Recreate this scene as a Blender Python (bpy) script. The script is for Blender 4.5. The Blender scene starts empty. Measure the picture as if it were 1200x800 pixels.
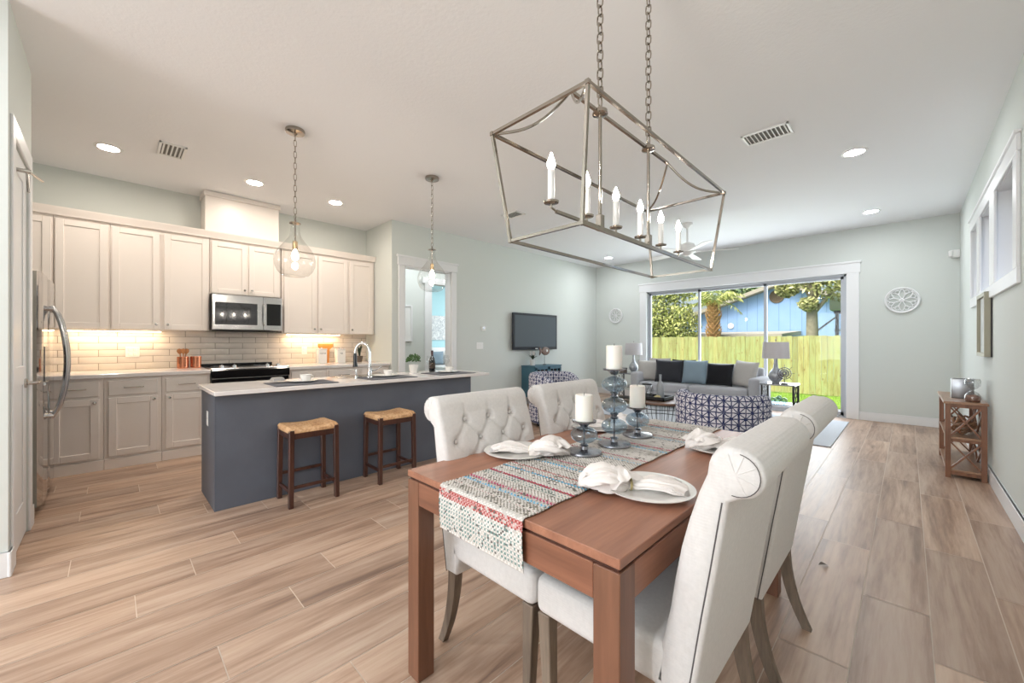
import bpy, bmesh, math, random
from mathutils import Vector, Matrix, noise
PI = math.pi
R = random.Random(7)
scene = bpy.context.scene
COL = scene.collection

# ------------------------------------------------------------------ helpers
OFF = {}
class MB:
    """collects shapes in world coordinates; build() links them as one mesh object"""
    def __init__(s): s.bm = bmesh.new()
    def _new(s, before): return [v for v in s.bm.verts if v.index == -1]
    def box(s, x0, x1, y0, y1, z0, z1, bev=0.0, seg=1):
        b = bmesh.new()
        bmesh.ops.create_cube(b, size=1)
        sx, sy, sz = abs(x1-x0), abs(y1-y0), abs(z1-z0)
        for v in b.verts:
            v.co = Vector(((x0+x1)/2+v.co.x*sx, (y0+y1)/2+v.co.y*sy, (z0+z1)/2+v.co.z*sz))
        if bev > 0:
            bev = min(bev, .45*min(sx, sy, sz))
            bmesh.ops.bevel(b, geom=b.edges[:], offset=bev, segments=seg, profile=.5, affect='EDGES')
        s.add(b); return s
    def add(s, b, mat=None):
        m = {}
        for v in b.verts: m[v] = s.bm.verts.new(mat @ v.co if mat else v.co)
        for f in b.faces:
            try: s.bm.faces.new([m[v] for v in f.verts])
            except ValueError: pass
        b.free(); return s
    def bar(s, p0, p1, w, h=None, bev=0.0, up=(0, 0, 1), w1=None, h1=None):
        """square bar from p0 to p1; w across, h along up; may taper to w1,h1"""
        p0, p1 = Vector(p0), Vector(p1); h = w if h is None else h
        w1 = w if w1 is None else w1; h1 = h if h1 is None else h1
        d = (p1-p0).normalized(); u = Vector(up)
        if abs(d.dot(u)) > .98: u = Vector((0, 1, 0))
        sd = d.cross(u).normalized(); u = sd.cross(d).normalized()
        b = bmesh.new()
        r = []
        for p, a, c in ((p0, w, h), (p1, w1, h1)):
            r.append([b.verts.new(p+sd*(i*a/2)+u*(j*c/2)) for i, j in ((-1, -1), (1, -1), (1, 1), (-1, 1))])
        for i in range(4): b.faces.new((r[0][i], r[0][(i+1) % 4], r[1][(i+1) % 4], r[1][i]))
        b.faces.new(r[0][::-1]); b.faces.new(r[1])
        bmesh.ops.recalc_face_normals(b, faces=b.faces[:])
        if bev > 0: bmesh.ops.bevel(b, geom=b.edges[:], offset=bev, segments=1, profile=.5, affect='EDGES')
        return s.add(b)
    def tube(s, pts, r, seg=8, closed=False, cap=True, flat=None):
        pts = [Vector(p) for p in pts]; n = len(pts)
        rr = r if isinstance(r, (list, tuple)) else [r]*n
        rings = []; prev = None
        for i, p in enumerate(pts):
            if closed: d = pts[(i+1) % n]-pts[i-1]
            else: d = pts[min(i+1, n-1)]-pts[max(i-1, 0)]
            d.normalize()
            if prev is None:
                a = Vector((0, 0, 1)) if abs(d.z) < .9 else Vector((1, 0, 0))
                x = d.cross(a).normalized()
            else:
                x = (prev-d*prev.dot(d)).normalized()
            prev = x; y = d.cross(x)
            k = flat or 1
            rings.append([s.bm.verts.new(p+(x*math.cos(2*PI*j/seg)+y*math.sin(2*PI*j/seg)*k)*rr[i]) for j in range(seg)])
        m = n if closed else n-1
        for i in range(m):
            a, b = rings[i], rings[(i+1) % n]
            for j in range(seg): s.bm.faces.new((a[j], a[(j+1) % seg], b[(j+1) % seg], b[j]))
        if cap and not closed:
            s.bm.faces.new(rings[0][::-1]); s.bm.faces.new(rings[-1])
        return s
    def cyl(s, p0, p1, r0, r1=None, seg=24):
        return s.tube([p0, p1], [r0, r0 if r1 is None else r1], seg)
    def lathe(s, c, prof, seg=32, ax='z'):
        """prof: list of (radius, height); open ends with radius 0 close the form"""
        c = Vector(c); rings = []
        def P(r, h, t):
            a, b = r*math.cos(t), r*math.sin(t)
            if ax == 'z': return c+Vector((a, b, h))
            if ax == 'x': return c+Vector((h, a, b))
            return c+Vector((a, h, b))
        for r, h in prof:
            if r < 1e-6: rings.append([s.bm.verts.new(P(0, h, 0))])
            else: rings.append([s.bm.verts.new(P(r, h, 2*PI*j/seg)) for j in range(seg)])
        for a, b in zip(rings, rings[1:]):
            if len(a) == 1 and len(b) == 1: continue
            for j in range(seg):
                k = (j+1) % seg
                if len(a) == 1: s.bm.faces.new((a[0], b[k], b[j]))
                elif len(b) == 1: s.bm.faces.new((a[j], a[k], b[0]))
                else: s.bm.faces.new((a[j], a[k], b[k], b[j]))
        return s
    def prism(s, pts, lo, hi, ax='z', bev=0):
        b = bmesh.new()
        def P(p, h):
            if ax == 'z': return (p[0], p[1], h)
            if ax == 'y': return (p[0], h, p[1])
            return (h, p[0], p[1])
        a = [b.verts.new(P(p, lo)) for p in pts]; c = [b.verts.new(P(p, hi)) for p in pts]
        n = len(pts)
        b.faces.new(a[::-1]); b.faces.new(c)
        for i in range(n): b.faces.new((a[i], a[(i+1) % n], c[(i+1) % n], c[i]))
        bmesh.ops.recalc_face_normals(b, faces=b.faces[:])
        if bev: bmesh.ops.bevel(b, geom=b.edges[:], offset=bev, segments=2, profile=.5, affect='EDGES')
        return s.add(b)
    def grid(s, nu, nv, fn, cu=False):
        g = [[s.bm.verts.new(fn(i/(nu if cu else nu-1), j/(nv-1))) for j in range(nv)] for i in range(nu)]
        for i in range(nu if cu else nu-1):
            for j in range(nv-1):
                s.bm.faces.new((g[i][j], g[(i+1) % nu][j], g[(i+1) % nu][j+1], g[i][j+1]))
        return g
    def build(s, name, mat, parent=None, angle=35, smooth=True, shift=None, recalc=True):
        if recalc: bmesh.ops.recalc_face_normals(s.bm, faces=s.bm.faces[:])
        off = shift if shift is not None else OFF.get(parent.name, Vector()) if parent else Vector()
        for v in s.bm.verts: v.co -= Vector(off)
        me = bpy.data.meshes.new(name); s.bm.to_mesh(me); s.bm.free()
        if smooth:
            me.polygons.foreach_set('use_smooth', [True]*len(me.polygons))
            me.set_sharp_from_angle(angle=math.radians(angle))
        o = bpy.data.objects.new(name, me); COL.objects.link(o)
        if mat: me.materials.append(mat)
        if parent: o.parent = parent; OFF[o.name] = OFF.get(parent.name, Vector())
        elif shift is not None: o.location = shift; OFF[o.name] = Vector(shift)
        else: OFF[o.name] = Vector()
        return o

def tag(o, label, cat, group=None, kind=None):
    o['label'] = label; o['category'] = cat
    if group: o['group'] = group
    if kind: o['kind'] = kind
    return o
def thing(name, label, cat, loc=(0, 0, 0), group=None):
    o = bpy.data.objects.new(name, None); COL.objects.link(o); o.location = loc
    o.empty_display_size = .1
    OFF[o.name] = Vector(loc); return tag(o, label, cat, group)
def solo(mb, name, mat, label, cat, loc, group=None, kind=None, **k):
    return tag(mb.build(name, mat, None, shift=Vector(loc), **k), label, cat, group, kind)
def struct(mb, name, mat, parent=None, **k):
    o = mb.build(name, mat, parent, **k)
    if not parent: o['kind'] = 'structure'
    return o
def dup(root, loc, rz=0, label=None, group=None):
    def cp(o, par):
        c = o.copy(); COL.objects.link(c); c.parent = par
        for ch in list(o.children):
            if ch.name in src: cp(ch, c)
        return c
    src = {x.name for x in bpy.data.objects}
    r = cp(root, None); r.location = loc; r.rotation_euler = (0, 0, rz)
    if label: r['label'] = label
    if group: r['group'] = group
    return r

# ------------------------------------------------------------------ materials
def srgb(r, g, b):
    f = lambda c: (c/255/12.92) if c/255 <= .04045 else ((c/255+.055)/1.055)**2.4
    return (f(r), f(g), f(b), 1)
class NT:
    def __init__(s, name):
        s.m = bpy.data.materials.new(name); s.m.use_nodes = True
        s.t = s.m.node_tree; s.n = s.t.nodes; s.b = s.n['Principled BSDF']
        s.out = s.n['Material Output']
    def new(s, t, **k):
        n = s.n.new(t)
        for a, v in k.items(): setattr(n, a, v)
        return n
    def lk(s, a, b): s.t.links.new(a, b)
    def val(s, sock, v):
        if hasattr(v, 'is_output') or isinstance(v, bpy.types.NodeSocket): s.lk(v, sock)
        else: sock.default_value = v
    def math(s, op, a, b=0, c=0):
        n = s.new('ShaderNodeMath', operation=op)
        s.val(n.inputs[0], a); s.val(n.inputs[1], b); s.val(n.inputs[2], c); return n.outputs[0]
    def mix(s, f, a, b, mode='MIX'):
        n = s.new('ShaderNodeMix', data_type='RGBA', blend_type=mode)
        s.val(n.inputs[0], f); s.val(n.inputs[6], a); s.val(n.inputs[7], b); return n.outputs[2]
    def coord(s, kind='Object', scale=(1, 1, 1), rot=(0, 0, 0)):
        c = s.new('ShaderNodeTexCoord'); m = s.new('ShaderNodeMapping')
        m.inputs['Scale'].default_value = scale; m.inputs['Rotation'].default_value = rot
        s.lk(c.outputs[kind], m.inputs[0]); return m.outputs[0]
    def noise(s, vec, scale, detail=4, rough=.5, dist=0):
        n = s.new('ShaderNodeTexNoise'); s.lk(vec, n.inputs['Vector'])
        n.inputs['Scale'].default_value = scale; n.inputs['Detail'].default_value = detail
        n.inputs['Roughness'].default_value = rough; n.inputs['Distortion'].default_value = dist
        return n.outputs[0]
    def ramp(s, f, stops, interp='LINEAR'):
        n = s.new('ShaderNodeValToRGB'); s.lk(f, n.inputs[0]); e = n.color_ramp.elements
        n.color_ramp.interpolation = interp
        e[0].position, e[0].color = stops[0]; e[1].position, e[1].color = stops[-1]
        for p, c in stops[1:-1]:
            x = e.new(p); x.color = c
        return n.outputs[0]
    def bump(s, h, strength=.3, dist=.01):
        n = s.new('ShaderNodeBump'); s.lk(h, n.inputs['Height'])
        n.inputs['Strength'].default_value = strength; n.inputs['Distance'].default_value = dist
        s.lk(n.outputs[0], s.b.inputs['Normal']); return n
def pbr(name, col, rough=.5, metal=0, bump=0, bscale=60, var=0, vscale=3, emit=None, es=0, coat=0, sheen=0, spec=None, bdist=.003):
    t = NT(name); b = t.b
    b.inputs['Base Color'].default_value = col; b.inputs['Roughness'].default_value = rough
    b.inputs['Metallic'].default_value = metal
    if spec is not None: b.inputs['Specular IOR Level'].default_value = spec
    if coat: b.inputs['Coat Weight'].default_value = coat; b.inputs['Coat Roughness'].default_value = .08
    if sheen: b.inputs['Sheen Weight'].default_value = sheen
    v = t.coord()
    if var:
        n = t.noise(v, vscale, 3)
        dark = tuple(c*(1-var) for c in col[:3])+(1,)
        t.lk(t.ramp(n, [(.3, dark), (.7, tuple(min(1, c*(1+var*.5)) for c in col[:3])+(1,))]), b.inputs['Base Color'])
    if bump: t.bump(t.noise(v, bscale, 3), bump, bdist)
    if emit: b.inputs['Emission Color'].default_value = emit; b.inputs['Emission Strength'].default_value = es
    return t.m
def fabric(name, col, scale=260, var=.12, bump=.25):
    t = NT(name); v = t.coord()
    w1 = t.new('ShaderNodeTexWave', wave_type='BANDS', bands_direction='X'); w2 = t.new('ShaderNodeTexWave', wave_type='BANDS', bands_direction='Z')
    for w in (w1, w2): t.lk(v, w.inputs[0]); w.inputs['Scale'].default_value = scale/6; w.inputs['Distortion'].default_value = 1.5; w.inputs['Detail'].default_value = 1
    h = t.math('ADD', w1.outputs[1], w2.outputs[1])
    n = t.noise(v, 90, 3)
    c = t.mix(n, tuple(x*(1-var) for x in col[:3])+(1,), tuple(min(1, x*(1+var*.5)) for x in col[:3])+(1,))
    t.lk(c, t.b.inputs['Base Color']); t.b.inputs['Roughness'].default_value = .92
    t.b.inputs['Specular IOR Level'].default_value = .2; t.b.inputs['Sheen Weight'].default_value = .15
    t.bump(h, bump, .0008); return t.m
def wood(name, c1, c2, axis='Y', scale=6, rough=.4, knots=True, attr=None, coat=0):
    t = NT(name)
    sc = {'X': (.08, 1, 1), 'Y': (1, .08, 1), 'Z': (1, 1, .08)}[axis]
    v = t.coord('Object', tuple(x*scale for x in sc))
    n = t.noise(v, 2.2, 6, .6, .6); n2 = t.noise(v, 14, 3, .6, .2)
    f = t.math('ADD', t.math('MULTIPLY', n, .75), t.math('MULTIPLY', n2, .25))
    c = t.ramp(f, [(.3, c2), (.5, tuple((a+b)/2 for a, b in zip(c1, c2))), (.68, c1)])
    if knots:
        vo = t.new('ShaderNodeTexVoronoi'); t.lk(t.coord('Object', tuple((x if x == 1 else .5)*1.0 for x in sc)), vo.inputs[0]); vo.inputs['Scale'].default_value = 3.2
        k = t.ramp(vo.outputs[0], [(.0, (1, 1, 1, 1)), (.035, (.6, .6, .6, 1)), (.07, (0, 0, 0, 1))])
        c = t.mix(k, c, tuple(x*.35 for x in c2[:3])+(1,))
    t.lk(c, t.b.inputs['Base Color']); t.b.inputs['Roughness'].default_value = rough
    if coat: t.b.inputs['Coat Weight'].default_value = coat; t.b.inputs['Coat Roughness'].default_value = .15
    t.bump(f, .12, .001); return t.m
def thinglass(name, tint=(1, 1, 1, 1), rough=.01, base=.04, k=.55):
    t = NT(name); t.n.remove(t.b)
    tr = t.new('ShaderNodeBsdfTransparent'); tr.inputs[0].default_value = tint
    gl = t.new('ShaderNodeBsdfGlossy'); gl.inputs['Roughness'].default_value = rough
    lw = t.new('ShaderNodeLayerWeight'); lw.inputs[0].default_value = .35
    f = t.math('ADD', t.math('MULTIPLY', t.math('POWER', lw.outputs['Facing'], 2), k), base)
    mx = t.new('ShaderNodeMixShader'); t.lk(f, mx.inputs[0]); t.lk(tr.outputs[0], mx.inputs[1]); t.lk(gl.outputs[0], mx.inputs[2])
    t.lk(mx.outputs[0], t.out.inputs[0]); return t.m
def emit(name, col, s):
    t = NT(name); t.n.remove(t.b); e = t.new('ShaderNodeEmission')
    e.inputs[0].default_value = col; e.inputs[1].default_value = s; t.lk(e.outputs[0], t.out.inputs[0]); return t.m

M = {}
M['wall'] = pbr('wall_paint', srgb(212, 217, 213), .9, bump=.08, bscale=180)
M['ceil'] = pbr('ceiling_paint', srgb(238, 239, 241), .95, bump=.3, bscale=45, bdist=.006)
M['trim'] = pbr('white_trim_paint', srgb(232, 233, 234), .35)
M['cab'] = pbr('cream_cabinet_paint', srgb(234, 226, 219), .35)
M['cab_in'] = pbr('cabinet_shadow_gap', srgb(150, 140, 130), .6)
M['island'] = pbr('slate_blue_paint', srgb(92, 97, 108), .5, bump=.25, bscale=25, var=.1, vscale=4)
M['nickel'] = pbr('brushed_nickel', srgb(190, 186, 180), .22, 1)
M['bronze_nickel'] = pbr('aged_nickel', srgb(168, 160, 150), .13, 1)
M['brass'] = pbr('pale_brass', srgb(206, 178, 140), .2, 1)
M['chrome'] = pbr('chrome', srgb(225, 225, 225), .08, 1)
M['steel'] = pbr('stainless_steel', srgb(196, 196, 198), .2, 1)
M['steel_mirror'] = pbr('polished_steel', srgb(200, 198, 196), .07, 1)
M['black'] = pbr('black_gloss', srgb(18, 18, 20), .12)
M['black_matte'] = pbr('black_matte', srgb(26, 26, 28), .6)
M['iron'] = pbr('dark_iron', srgb(48, 46, 46), .45, .6)
M['plastic'] = pbr('white_plastic', srgb(238, 238, 236), .4)
M['ceramic'] = pbr('white_ceramic', srgb(236, 234, 230), .15, coat=.4)
M['wax'] = pbr('candle_wax', srgb(240, 236, 228), .5)
M['wax'].node_tree.nodes['Principled BSDF'].inputs['Subsurface Weight'].default_value = .15
M['linen'] = fabric('linen_upholstery', srgb(217, 214, 212))
M['seam'] = pbr('dark_seam_thread', srgb(84, 80, 80), .9)
M['napkin'] = fabric('napkin_cotton', srgb(236, 230, 226), 320, .05, .15)
M['sofa'] = fabric('sofa_grey_fabric', srgb(176, 176, 180), 200, .12)
M['pillow_char'] = fabric('charcoal_fabric', srgb(52, 53, 58), 200, .2)
M['pillow_black'] = fabric('black_fabric', srgb(30, 30, 34), 200, .2)
M['pillow_blue'] = fabric('slate_blue_fabric', srgb(132, 150, 162), 200, .15)
M['pillow_grey'] = fabric('pale_grey_fabric', srgb(184, 180, 176), 120, .15)
M['rug'] = fabric('rug_pile', srgb(196, 200, 206), 60, .12, .6)
M['table_wood'] = wood('acacia_table_wood', srgb(150, 100, 76), srgb(104, 66, 50), 'X', 5, .35, coat=.15)
M['table_wood_y'] = wood('acacia_table_wood_long', srgb(176, 124, 98), srgb(128, 84, 65), 'Y', 5, .38)
M['table_wood_z'] = wood('acacia_leg_wood', srgb(134, 92, 70), srgb(94, 62, 46), 'Z', 5, .4, knots=False)
M['leg_grey'] = wood('weathered_oak', srgb(142, 126, 110), srgb(88, 76, 66), 'Z', 10, .55, knots=False)
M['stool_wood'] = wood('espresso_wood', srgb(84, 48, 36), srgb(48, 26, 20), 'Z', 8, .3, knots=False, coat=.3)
M['console_wood'] = wood('warm_walnut', srgb(150, 104, 76), srgb(100, 64, 44), 'Z', 6, .4, knots=False)
M['console_top'] = wood('warm_walnut_top', srgb(176, 140, 112), srgb(130, 94, 70), 'Y', 6, .3, knots=False)
M['brown_top'] = wood('brown_plank', srgb(128, 98, 80), srgb(84, 62, 50), 'X', 6, .45, knots=False)
M['spoon'] = wood('spoon_wood', srgb(190, 130, 80), srgb(150, 95, 55), 'Z', 10, .5, knots=False)
M['board'] = wood('cutting_board_wood', srgb(226, 160, 84), srgb(200, 130, 60), 'Z', 6, .45, knots=False)
M['copper'] = pbr('copper', srgb(214, 140, 108), .16, 1)
M['teal'] = pbr('teal_paint', srgb(62, 104, 122), .45, var=.1)
M['screen'] = pbr('tv_screen', srgb(84, 92, 98), .6, spec=.25)
M['bezel'] = pbr('tv_bezel', srgb(36, 40, 48), .35)
M['smoked'] = thinglass('clear_glass', (.96, .97, .97, 1), .01, .05, .5)
M['globe'] = thinglass('pendant_glass', (.93, .93, .92, 1), .05, .05, .45)
M['blueglass'] = thinglass('blue_glass', (.66, .77, .85, 1), .03, .16, .6)
M['hour'] = thinglass('hourglass_glass', (.86, .87, .87, 1), .02, .12, .9)
M['pane'] = thinglass('window_glass', (.97, .98, .98, 1), .0, .01, .25)
M['bulb'] = emit('warm_bulb', (1, .87, .72, 1), 150)
M['candle_bulb'] = emit('candle_bulb', (1, .90, .78, 1), 110)
M['can'] = emit('can_lamp', (.96, .975, 1, 1), 145)
M['can_warm'] = emit('can_lamp_warm', (1, .88, .76, 1), 150)
M['can_fill'] = emit('can_lamp_fill', (.97, .98, 1, 1), 240)  # stronger emission for the fill cans added behind the camera
M['strip'] = emit('strip_lamp', (1, .72, .42, 1), 20)
M['pewter'] = pbr('pewter', srgb(142, 142, 147), .24, .9)
M['leaf'] = pbr('leaf_green', srgb(76, 110, 62), .6, var=.3, vscale=20)
M['leaf_dark'] = pbr('leaf_dark', srgb(40, 58, 34), .5, var=.3, vscale=12)
M['mat'] = fabric('placemat_charcoal', srgb(72, 72, 80), 120, .25, .5)
M['shade'] = fabric('lamp_shade_fabric', srgb(196, 192, 194), 160, .06)
M['gourd'] = pbr('mercury_glass', srgb(172, 176, 182), .3, .4, bump=.4, bscale=60, var=.2, vscale=30)
M['grey_ceramic'] = pbr('grey_ceramic', srgb(150, 154, 158), .5, bump=.3, bscale=60)
M['quartz'] = pbr('quartz_top', srgb(232, 228, 226), .12, var=.04, vscale=8)
M['box'] = pbr('brown_box', srgb(96, 84, 74), .7)
M['gold'] = pbr('gilt_coral', srgb(190, 176, 130), .5, .3)

def m_floor():
    t = NT('wood_look_plank_tile'); 
    at = t.new('ShaderNodeAttribute', attribute_name='rnd')
    c = t.new('ShaderNodeTexCoord')
    cx = t.new('ShaderNodeSeparateXYZ'); t.lk(c.outputs['Object'], cx.inputs[0])
    cb = t.new('ShaderNodeCombineXYZ')
    r = at.outputs['Fac']
    t.lk(t.math('MULTIPLY', cx.outputs[0], 7), cb.inputs[0])
    t.lk(t.math('ADD', t.math('MULTIPLY', cx.outputs[1], .5), t.math('MULTIPLY', r, 37)), cb.inputs[1])
    t.lk(t.math('MULTIPLY', r, 91), cb.inputs[2])
    n = t.noise(cb.outputs[0], 1.1, 6, .62, .8)
    n2 = t.noise(cb.outputs[0], 7, 4, .6, .3)
    f = t.math('ADD', t.math('MULTIPLY', n, .72), t.math('MULTIPLY', n2, .28))
    col = t.ramp(f, [(.32, srgb(128, 102, 86)), (.44, srgb(168, 138, 117)), (.54, srgb(191, 163, 142)), (.68, srgb(208, 185, 165))])
    tone = t.ramp(r, [(0, (.82, .82, .83, 1)), (1, (1.08, 1.07, 1.05, 1))])
    col = t.mix(1, col, tone, 'MULTIPLY')
    # small dark knots along the grain
    cb2 = t.new('ShaderNodeCombineXYZ')
    t.lk(t.math('MULTIPLY', cx.outputs[0], 4.2), cb2.inputs[0]); t.lk(t.math('ADD', t.math('MULTIPLY', cx.outputs[1], 1.0), t.math('MULTIPLY', r, 11)), cb2.inputs[1])
    vo = t.new('ShaderNodeTexVoronoi'); t.lk(cb2.outputs[0], vo.inputs[0]); vo.inputs['Scale'].default_value = 1.0
    k = t.ramp(t.math('ADD', vo.outputs[0], t.math('MULTIPLY', t.math('SUBTRACT', n2, .5), .25)), [(.0, (.6, .6, .6, 1)), (.07, (.35, .35, .35, 1)), (.14, (0, 0, 0, 1))])
    col = t.mix(k, col, srgb(116, 90, 76))
    t.lk(col, t.b.inputs['Base Color'])
    t.lk(t.math('ADD', .3, t.math('MULTIPLY', n, .16)), t.b.inputs['Roughness'])
    t.bump(f, .1, .001); return t.m
M['floor'] = m_floor()
M['grout'] = pbr('grout', srgb(214, 200, 186), .9)

# ------------------------------------------------------------------ setting
CZ = 3.1; XR = .525; XL = -5.52; XK = -6.38; YB = 8.54; YJ = 2.98
YREAR = -5.2
# floor: plank tiles with grout between, each a raised slab in ONE floor object
fl = MB().box(-12, XR, YREAR, YB+.02, -.12, -.0015)
struct(fl, 'floor', M['grout'], smooth=False)
offs = {0: .19, 1: .77, 2: 1.1, 3: .45, 4: .9, 5: .2, 6: .66, 7: 1.05, 8: .308, 9: .64, 10: .875, 11: .081, 12: .32, 13: .565, 14: 1.056, 15: .83, 16: .5, 17: .25, 18: 1.06, -1: 1.05, -2: .62}
bm = bmesh.new(); lay = bm.faces.layers.float.new('rnd')
PW, PL, G = .232, 1.22, .004
for k in range(-2, 48):
    x1 = .072-PW*k+ (0); x0 = x1-PW
    if k < 0: pass
    o = offs.get(k, R.random()*PL)
    xa, xb = x0+G/2, min(x1-G/2, XR)
    if xa >= XR: continue
    j = math.floor((YREAR-o)/PL)
    while True:
        y0 = o+j*PL; y1 = y0+PL; j += 1
        if y0 > YB: break
        ya, yb = max(y0+G/2, YREAR), min(y1-G/2, YB)
        if yb <= ya: continue
        vs = [bm.verts.new(p) for p in ((xa, ya, 0), (xb, ya, 0), (xb, yb, 0), (xa, yb, 0))]
        f = bm.faces.new(vs); f[lay] = R.random()
me = bpy.data.meshes.new('floor_planks'); bm.to_mesh(me); bm.free(); me.materials.append(M['floor'])
fp = bpy.data.objects.new('floor_planks', me); COL.objects.link(fp); fp.parent = bpy.data.objects['floor']

struct(MB().box(-12, XR+.3, YREAR-.2, YB+.26, CZ, CZ+.25), 'ceiling', M['ceil'], smooth=False)
W = M['wall']
# right wall with high window opening: Y 4.42..6.82, z 1.76..2.50
wy0, wy1, wz0, wz1 = 4.33, 6.9, 1.745, 2.515
struct(MB().box(XR, XR+.2, YREAR, wy0, 0, CZ).box(XR, XR+.2, wy1, YB+.26, 0, CZ).box(XR, XR+.2, wy0, wy1, 0, wz0).box(XR, XR+.2, wy0, wy1, wz1, CZ), 'wall_right', W, smooth=False)
# back wall with slider opening
SX0, SX1, SZ = -4.19, -.72, 2.38
struct(MB().box(-12, SX0, YB, YB+.26, 0, CZ).box(SX1, XR+.2, YB, YB+.26, 0, CZ).box(SX0, SX1, YB, YB+.26, SZ, CZ), 'wall_back', W, smooth=False)
# left wall (TV wall) with doorway
DY0, DY1, DZ = 3.19, 4.08, 2.44
struct(MB().box(XL-.14, XL, YJ, DY0, 0, CZ).box(XL-.14, XL, DY1, YB, 0, CZ).box(XL-.14, XL, DY0, DY1, DZ, CZ), 'wall_left', W, smooth=False)
struct(MB().box(XK-.14, XL-.14, YJ, YJ+.12, 0, CZ), 'wall_kitchen_return', W, smooth=False)
struct(MB().box(XK-.14, XK, -1.3, YJ, 0, CZ), 'wall_kitchen', W, smooth=False)
# fridge alcove and pantry wall facing +Y at Y=-.385
PX0, PX1 = -4.13, -3.56
struct(MB().box(-4.28, PX0, -.5, -.39, 0, CZ).box(PX1, -3.41, -.5, -.39, 0, CZ).box(PX0, PX1, -.5, -.39, 2.4, CZ), 'wall_pantry', W, smooth=False)
struct(MB().box(-4.28, -4.18, -1.3, -.5, 0, CZ), 'wall_alcove_side', W, smooth=False)
struct(MB().box(XK-.14, -4.18, -1.42, -1.3, 0, CZ), 'wall_alcove_back', W, smooth=False)
struct(MB().box(-3.53, -3.41, YREAR, -.5, 0, CZ), 'wall_entry', W, smooth=False)
# rear wall behind the camera with a tall window opening added for fill light
struct(MB().box(-3.53, -2.9, YREAR-.2, YREAR, 0, CZ).box(0, XR+.2, YREAR-.2, YREAR, 0, CZ).box(-2.9, 0, YREAR-.2, YREAR, 0, .4).box(-2.9, 0, YREAR-.2, YREAR, 2.6, CZ), 'wall_rear', W, smooth=False)
wf = MB()
for x in (-2.9, -1.95, -.98, -.04): wf.box(x, x+.05, YREAR-.15, YREAR-.05, .4, 2.6)
wf.box(-2.9, 0, YREAR-.15, YREAR-.05, .4, .46).box(-2.9, 0, YREAR-.15, YREAR-.05, 2.54, 2.6)
w = struct(wf, 'rear_fill_window', M['trim'], smooth=False)  # frame of the unseen window, added to let in fill light
# hallway and bedroom seen through the doorway
struct(MB().box(-7.02, -6.9, YJ, 4.6, 0, CZ).box(-7.02, -6.9, 5.5, 7.2, 0, CZ).box(-7.02, -6.9, 4.6, 5.5, DZ, CZ), 'wall_hall', W, smooth=False)
M['cyan'] = pbr('bedroom_paint', srgb(184, 222, 228), .9)
struct(MB().box(-10.3, -10.2, 3, 9, 0, CZ), 'wall_bedroom', M['cyan'], smooth=False)
struct(MB().box(-10.3, -7.02, 3.0, 3.1, 0, CZ), 'wall_bedroom_near', M['cyan'], smooth=False)
struct(MB().box(-7.0, XL-.14, 7.2, 7.3, 0, CZ), 'wall_hall_end', W, smooth=False)
struct(MB().box(-7.02, XK-.14, YJ-.1, YJ, 0, CZ), 'wall_hall_near', W, smooth=False)
t = MB().box(-6.9, -6.87, 4.44, 4.6, 0, 2.56).box(-6.9, -6.87, 5.5, 5.6, 0, 2.56).box(-6.9, -6.865, 4.38, 5.66, DZ, 2.56).box(-7.02, -6.9, 4.585, 4.61, 0, DZ)
struct(t, 'trim_1', M['trim'], smooth=False)

def casing(name, ax, c, a0, a1, z1, w=.1, d=.022, sgn=1, z0=0, head=.14, sill=False):
    m = MB()
    def b(u0, u1, v0, v1, dd):
        if ax == 'x': m.box(c, c+sgn*dd, u0, u1, v0, v1, .004)
        else: m.box(u0, u1, c, c+sgn*dd, v0, v1, .004)
    b(a0-w, a0, z0, z1, d); b(a1, a1+w, z0, z1, d)
    b(a0-w-.015, a1+w+.015, z1, z1+head, d+.006); b(a0-w-.03, a1+w+.03, z1+head-.02, z1+head+.012, d+.02)
    if sill: b(a0-w, a1+w, z0-.1, z0, d)
    return struct(m, name, M['trim'])
casing('trim_2', 'x', XL, DY0, DY1, DZ, .105, .022, 1)
m = MB().box(XL-.15, XL, DY0, DY0+.018, 0, DZ).box(XL-.15, XL, DY1-.018, DY1, 0, DZ).box(XL-.15, XL, DY0, DY1, DZ-.018, DZ)
struct(m, 'trim_3', M['trim'], smooth=False)
casing('trim_4', 'y', YB, SX0, SX1, SZ, .16, .025, -1, head=.18)
struct(MB().box(PX0-.09, PX0, -.39, -.378, 0, 2.40, .003).box(PX1, PX1+.09, -.39, -.378, 0, 2.40, .003).box(PX0-.09, PX1+.09, -.39, -.378, 2.40, 2.50, .003), 'trim_5', M['trim'])
# baseboards
def bb(name, x0, x1, y0, y1):
    h = .135; struct(MB().box(x0, x1, y0, y1, 0, h, .004).box(x0, x1, y0, y1, h-.001, h+.0), name, M['trim'])
bb('baseboard_right', XR-.016, XR, YREAR, YB); bb('baseboard_back', SX1+.16, XR-.016, YB-.016, YB)
bb('baseboard_back_left', XL, SX0-.16, YB-.016, YB)
bb('baseboard_left', XL, XL+.016, DY1+.105, YB-.016); bb('baseboard_left_near', XL, XL+.016, YJ, DY0-.105)
bb('baseboard_pantry', -3.47, -3.39, -.39, -.376); bb('baseboard_entry', -3.41, -3.394, YREAR, -.385)
bb('baseboard_alcove', -4.28, -4.222, -.39, -.376)

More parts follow.
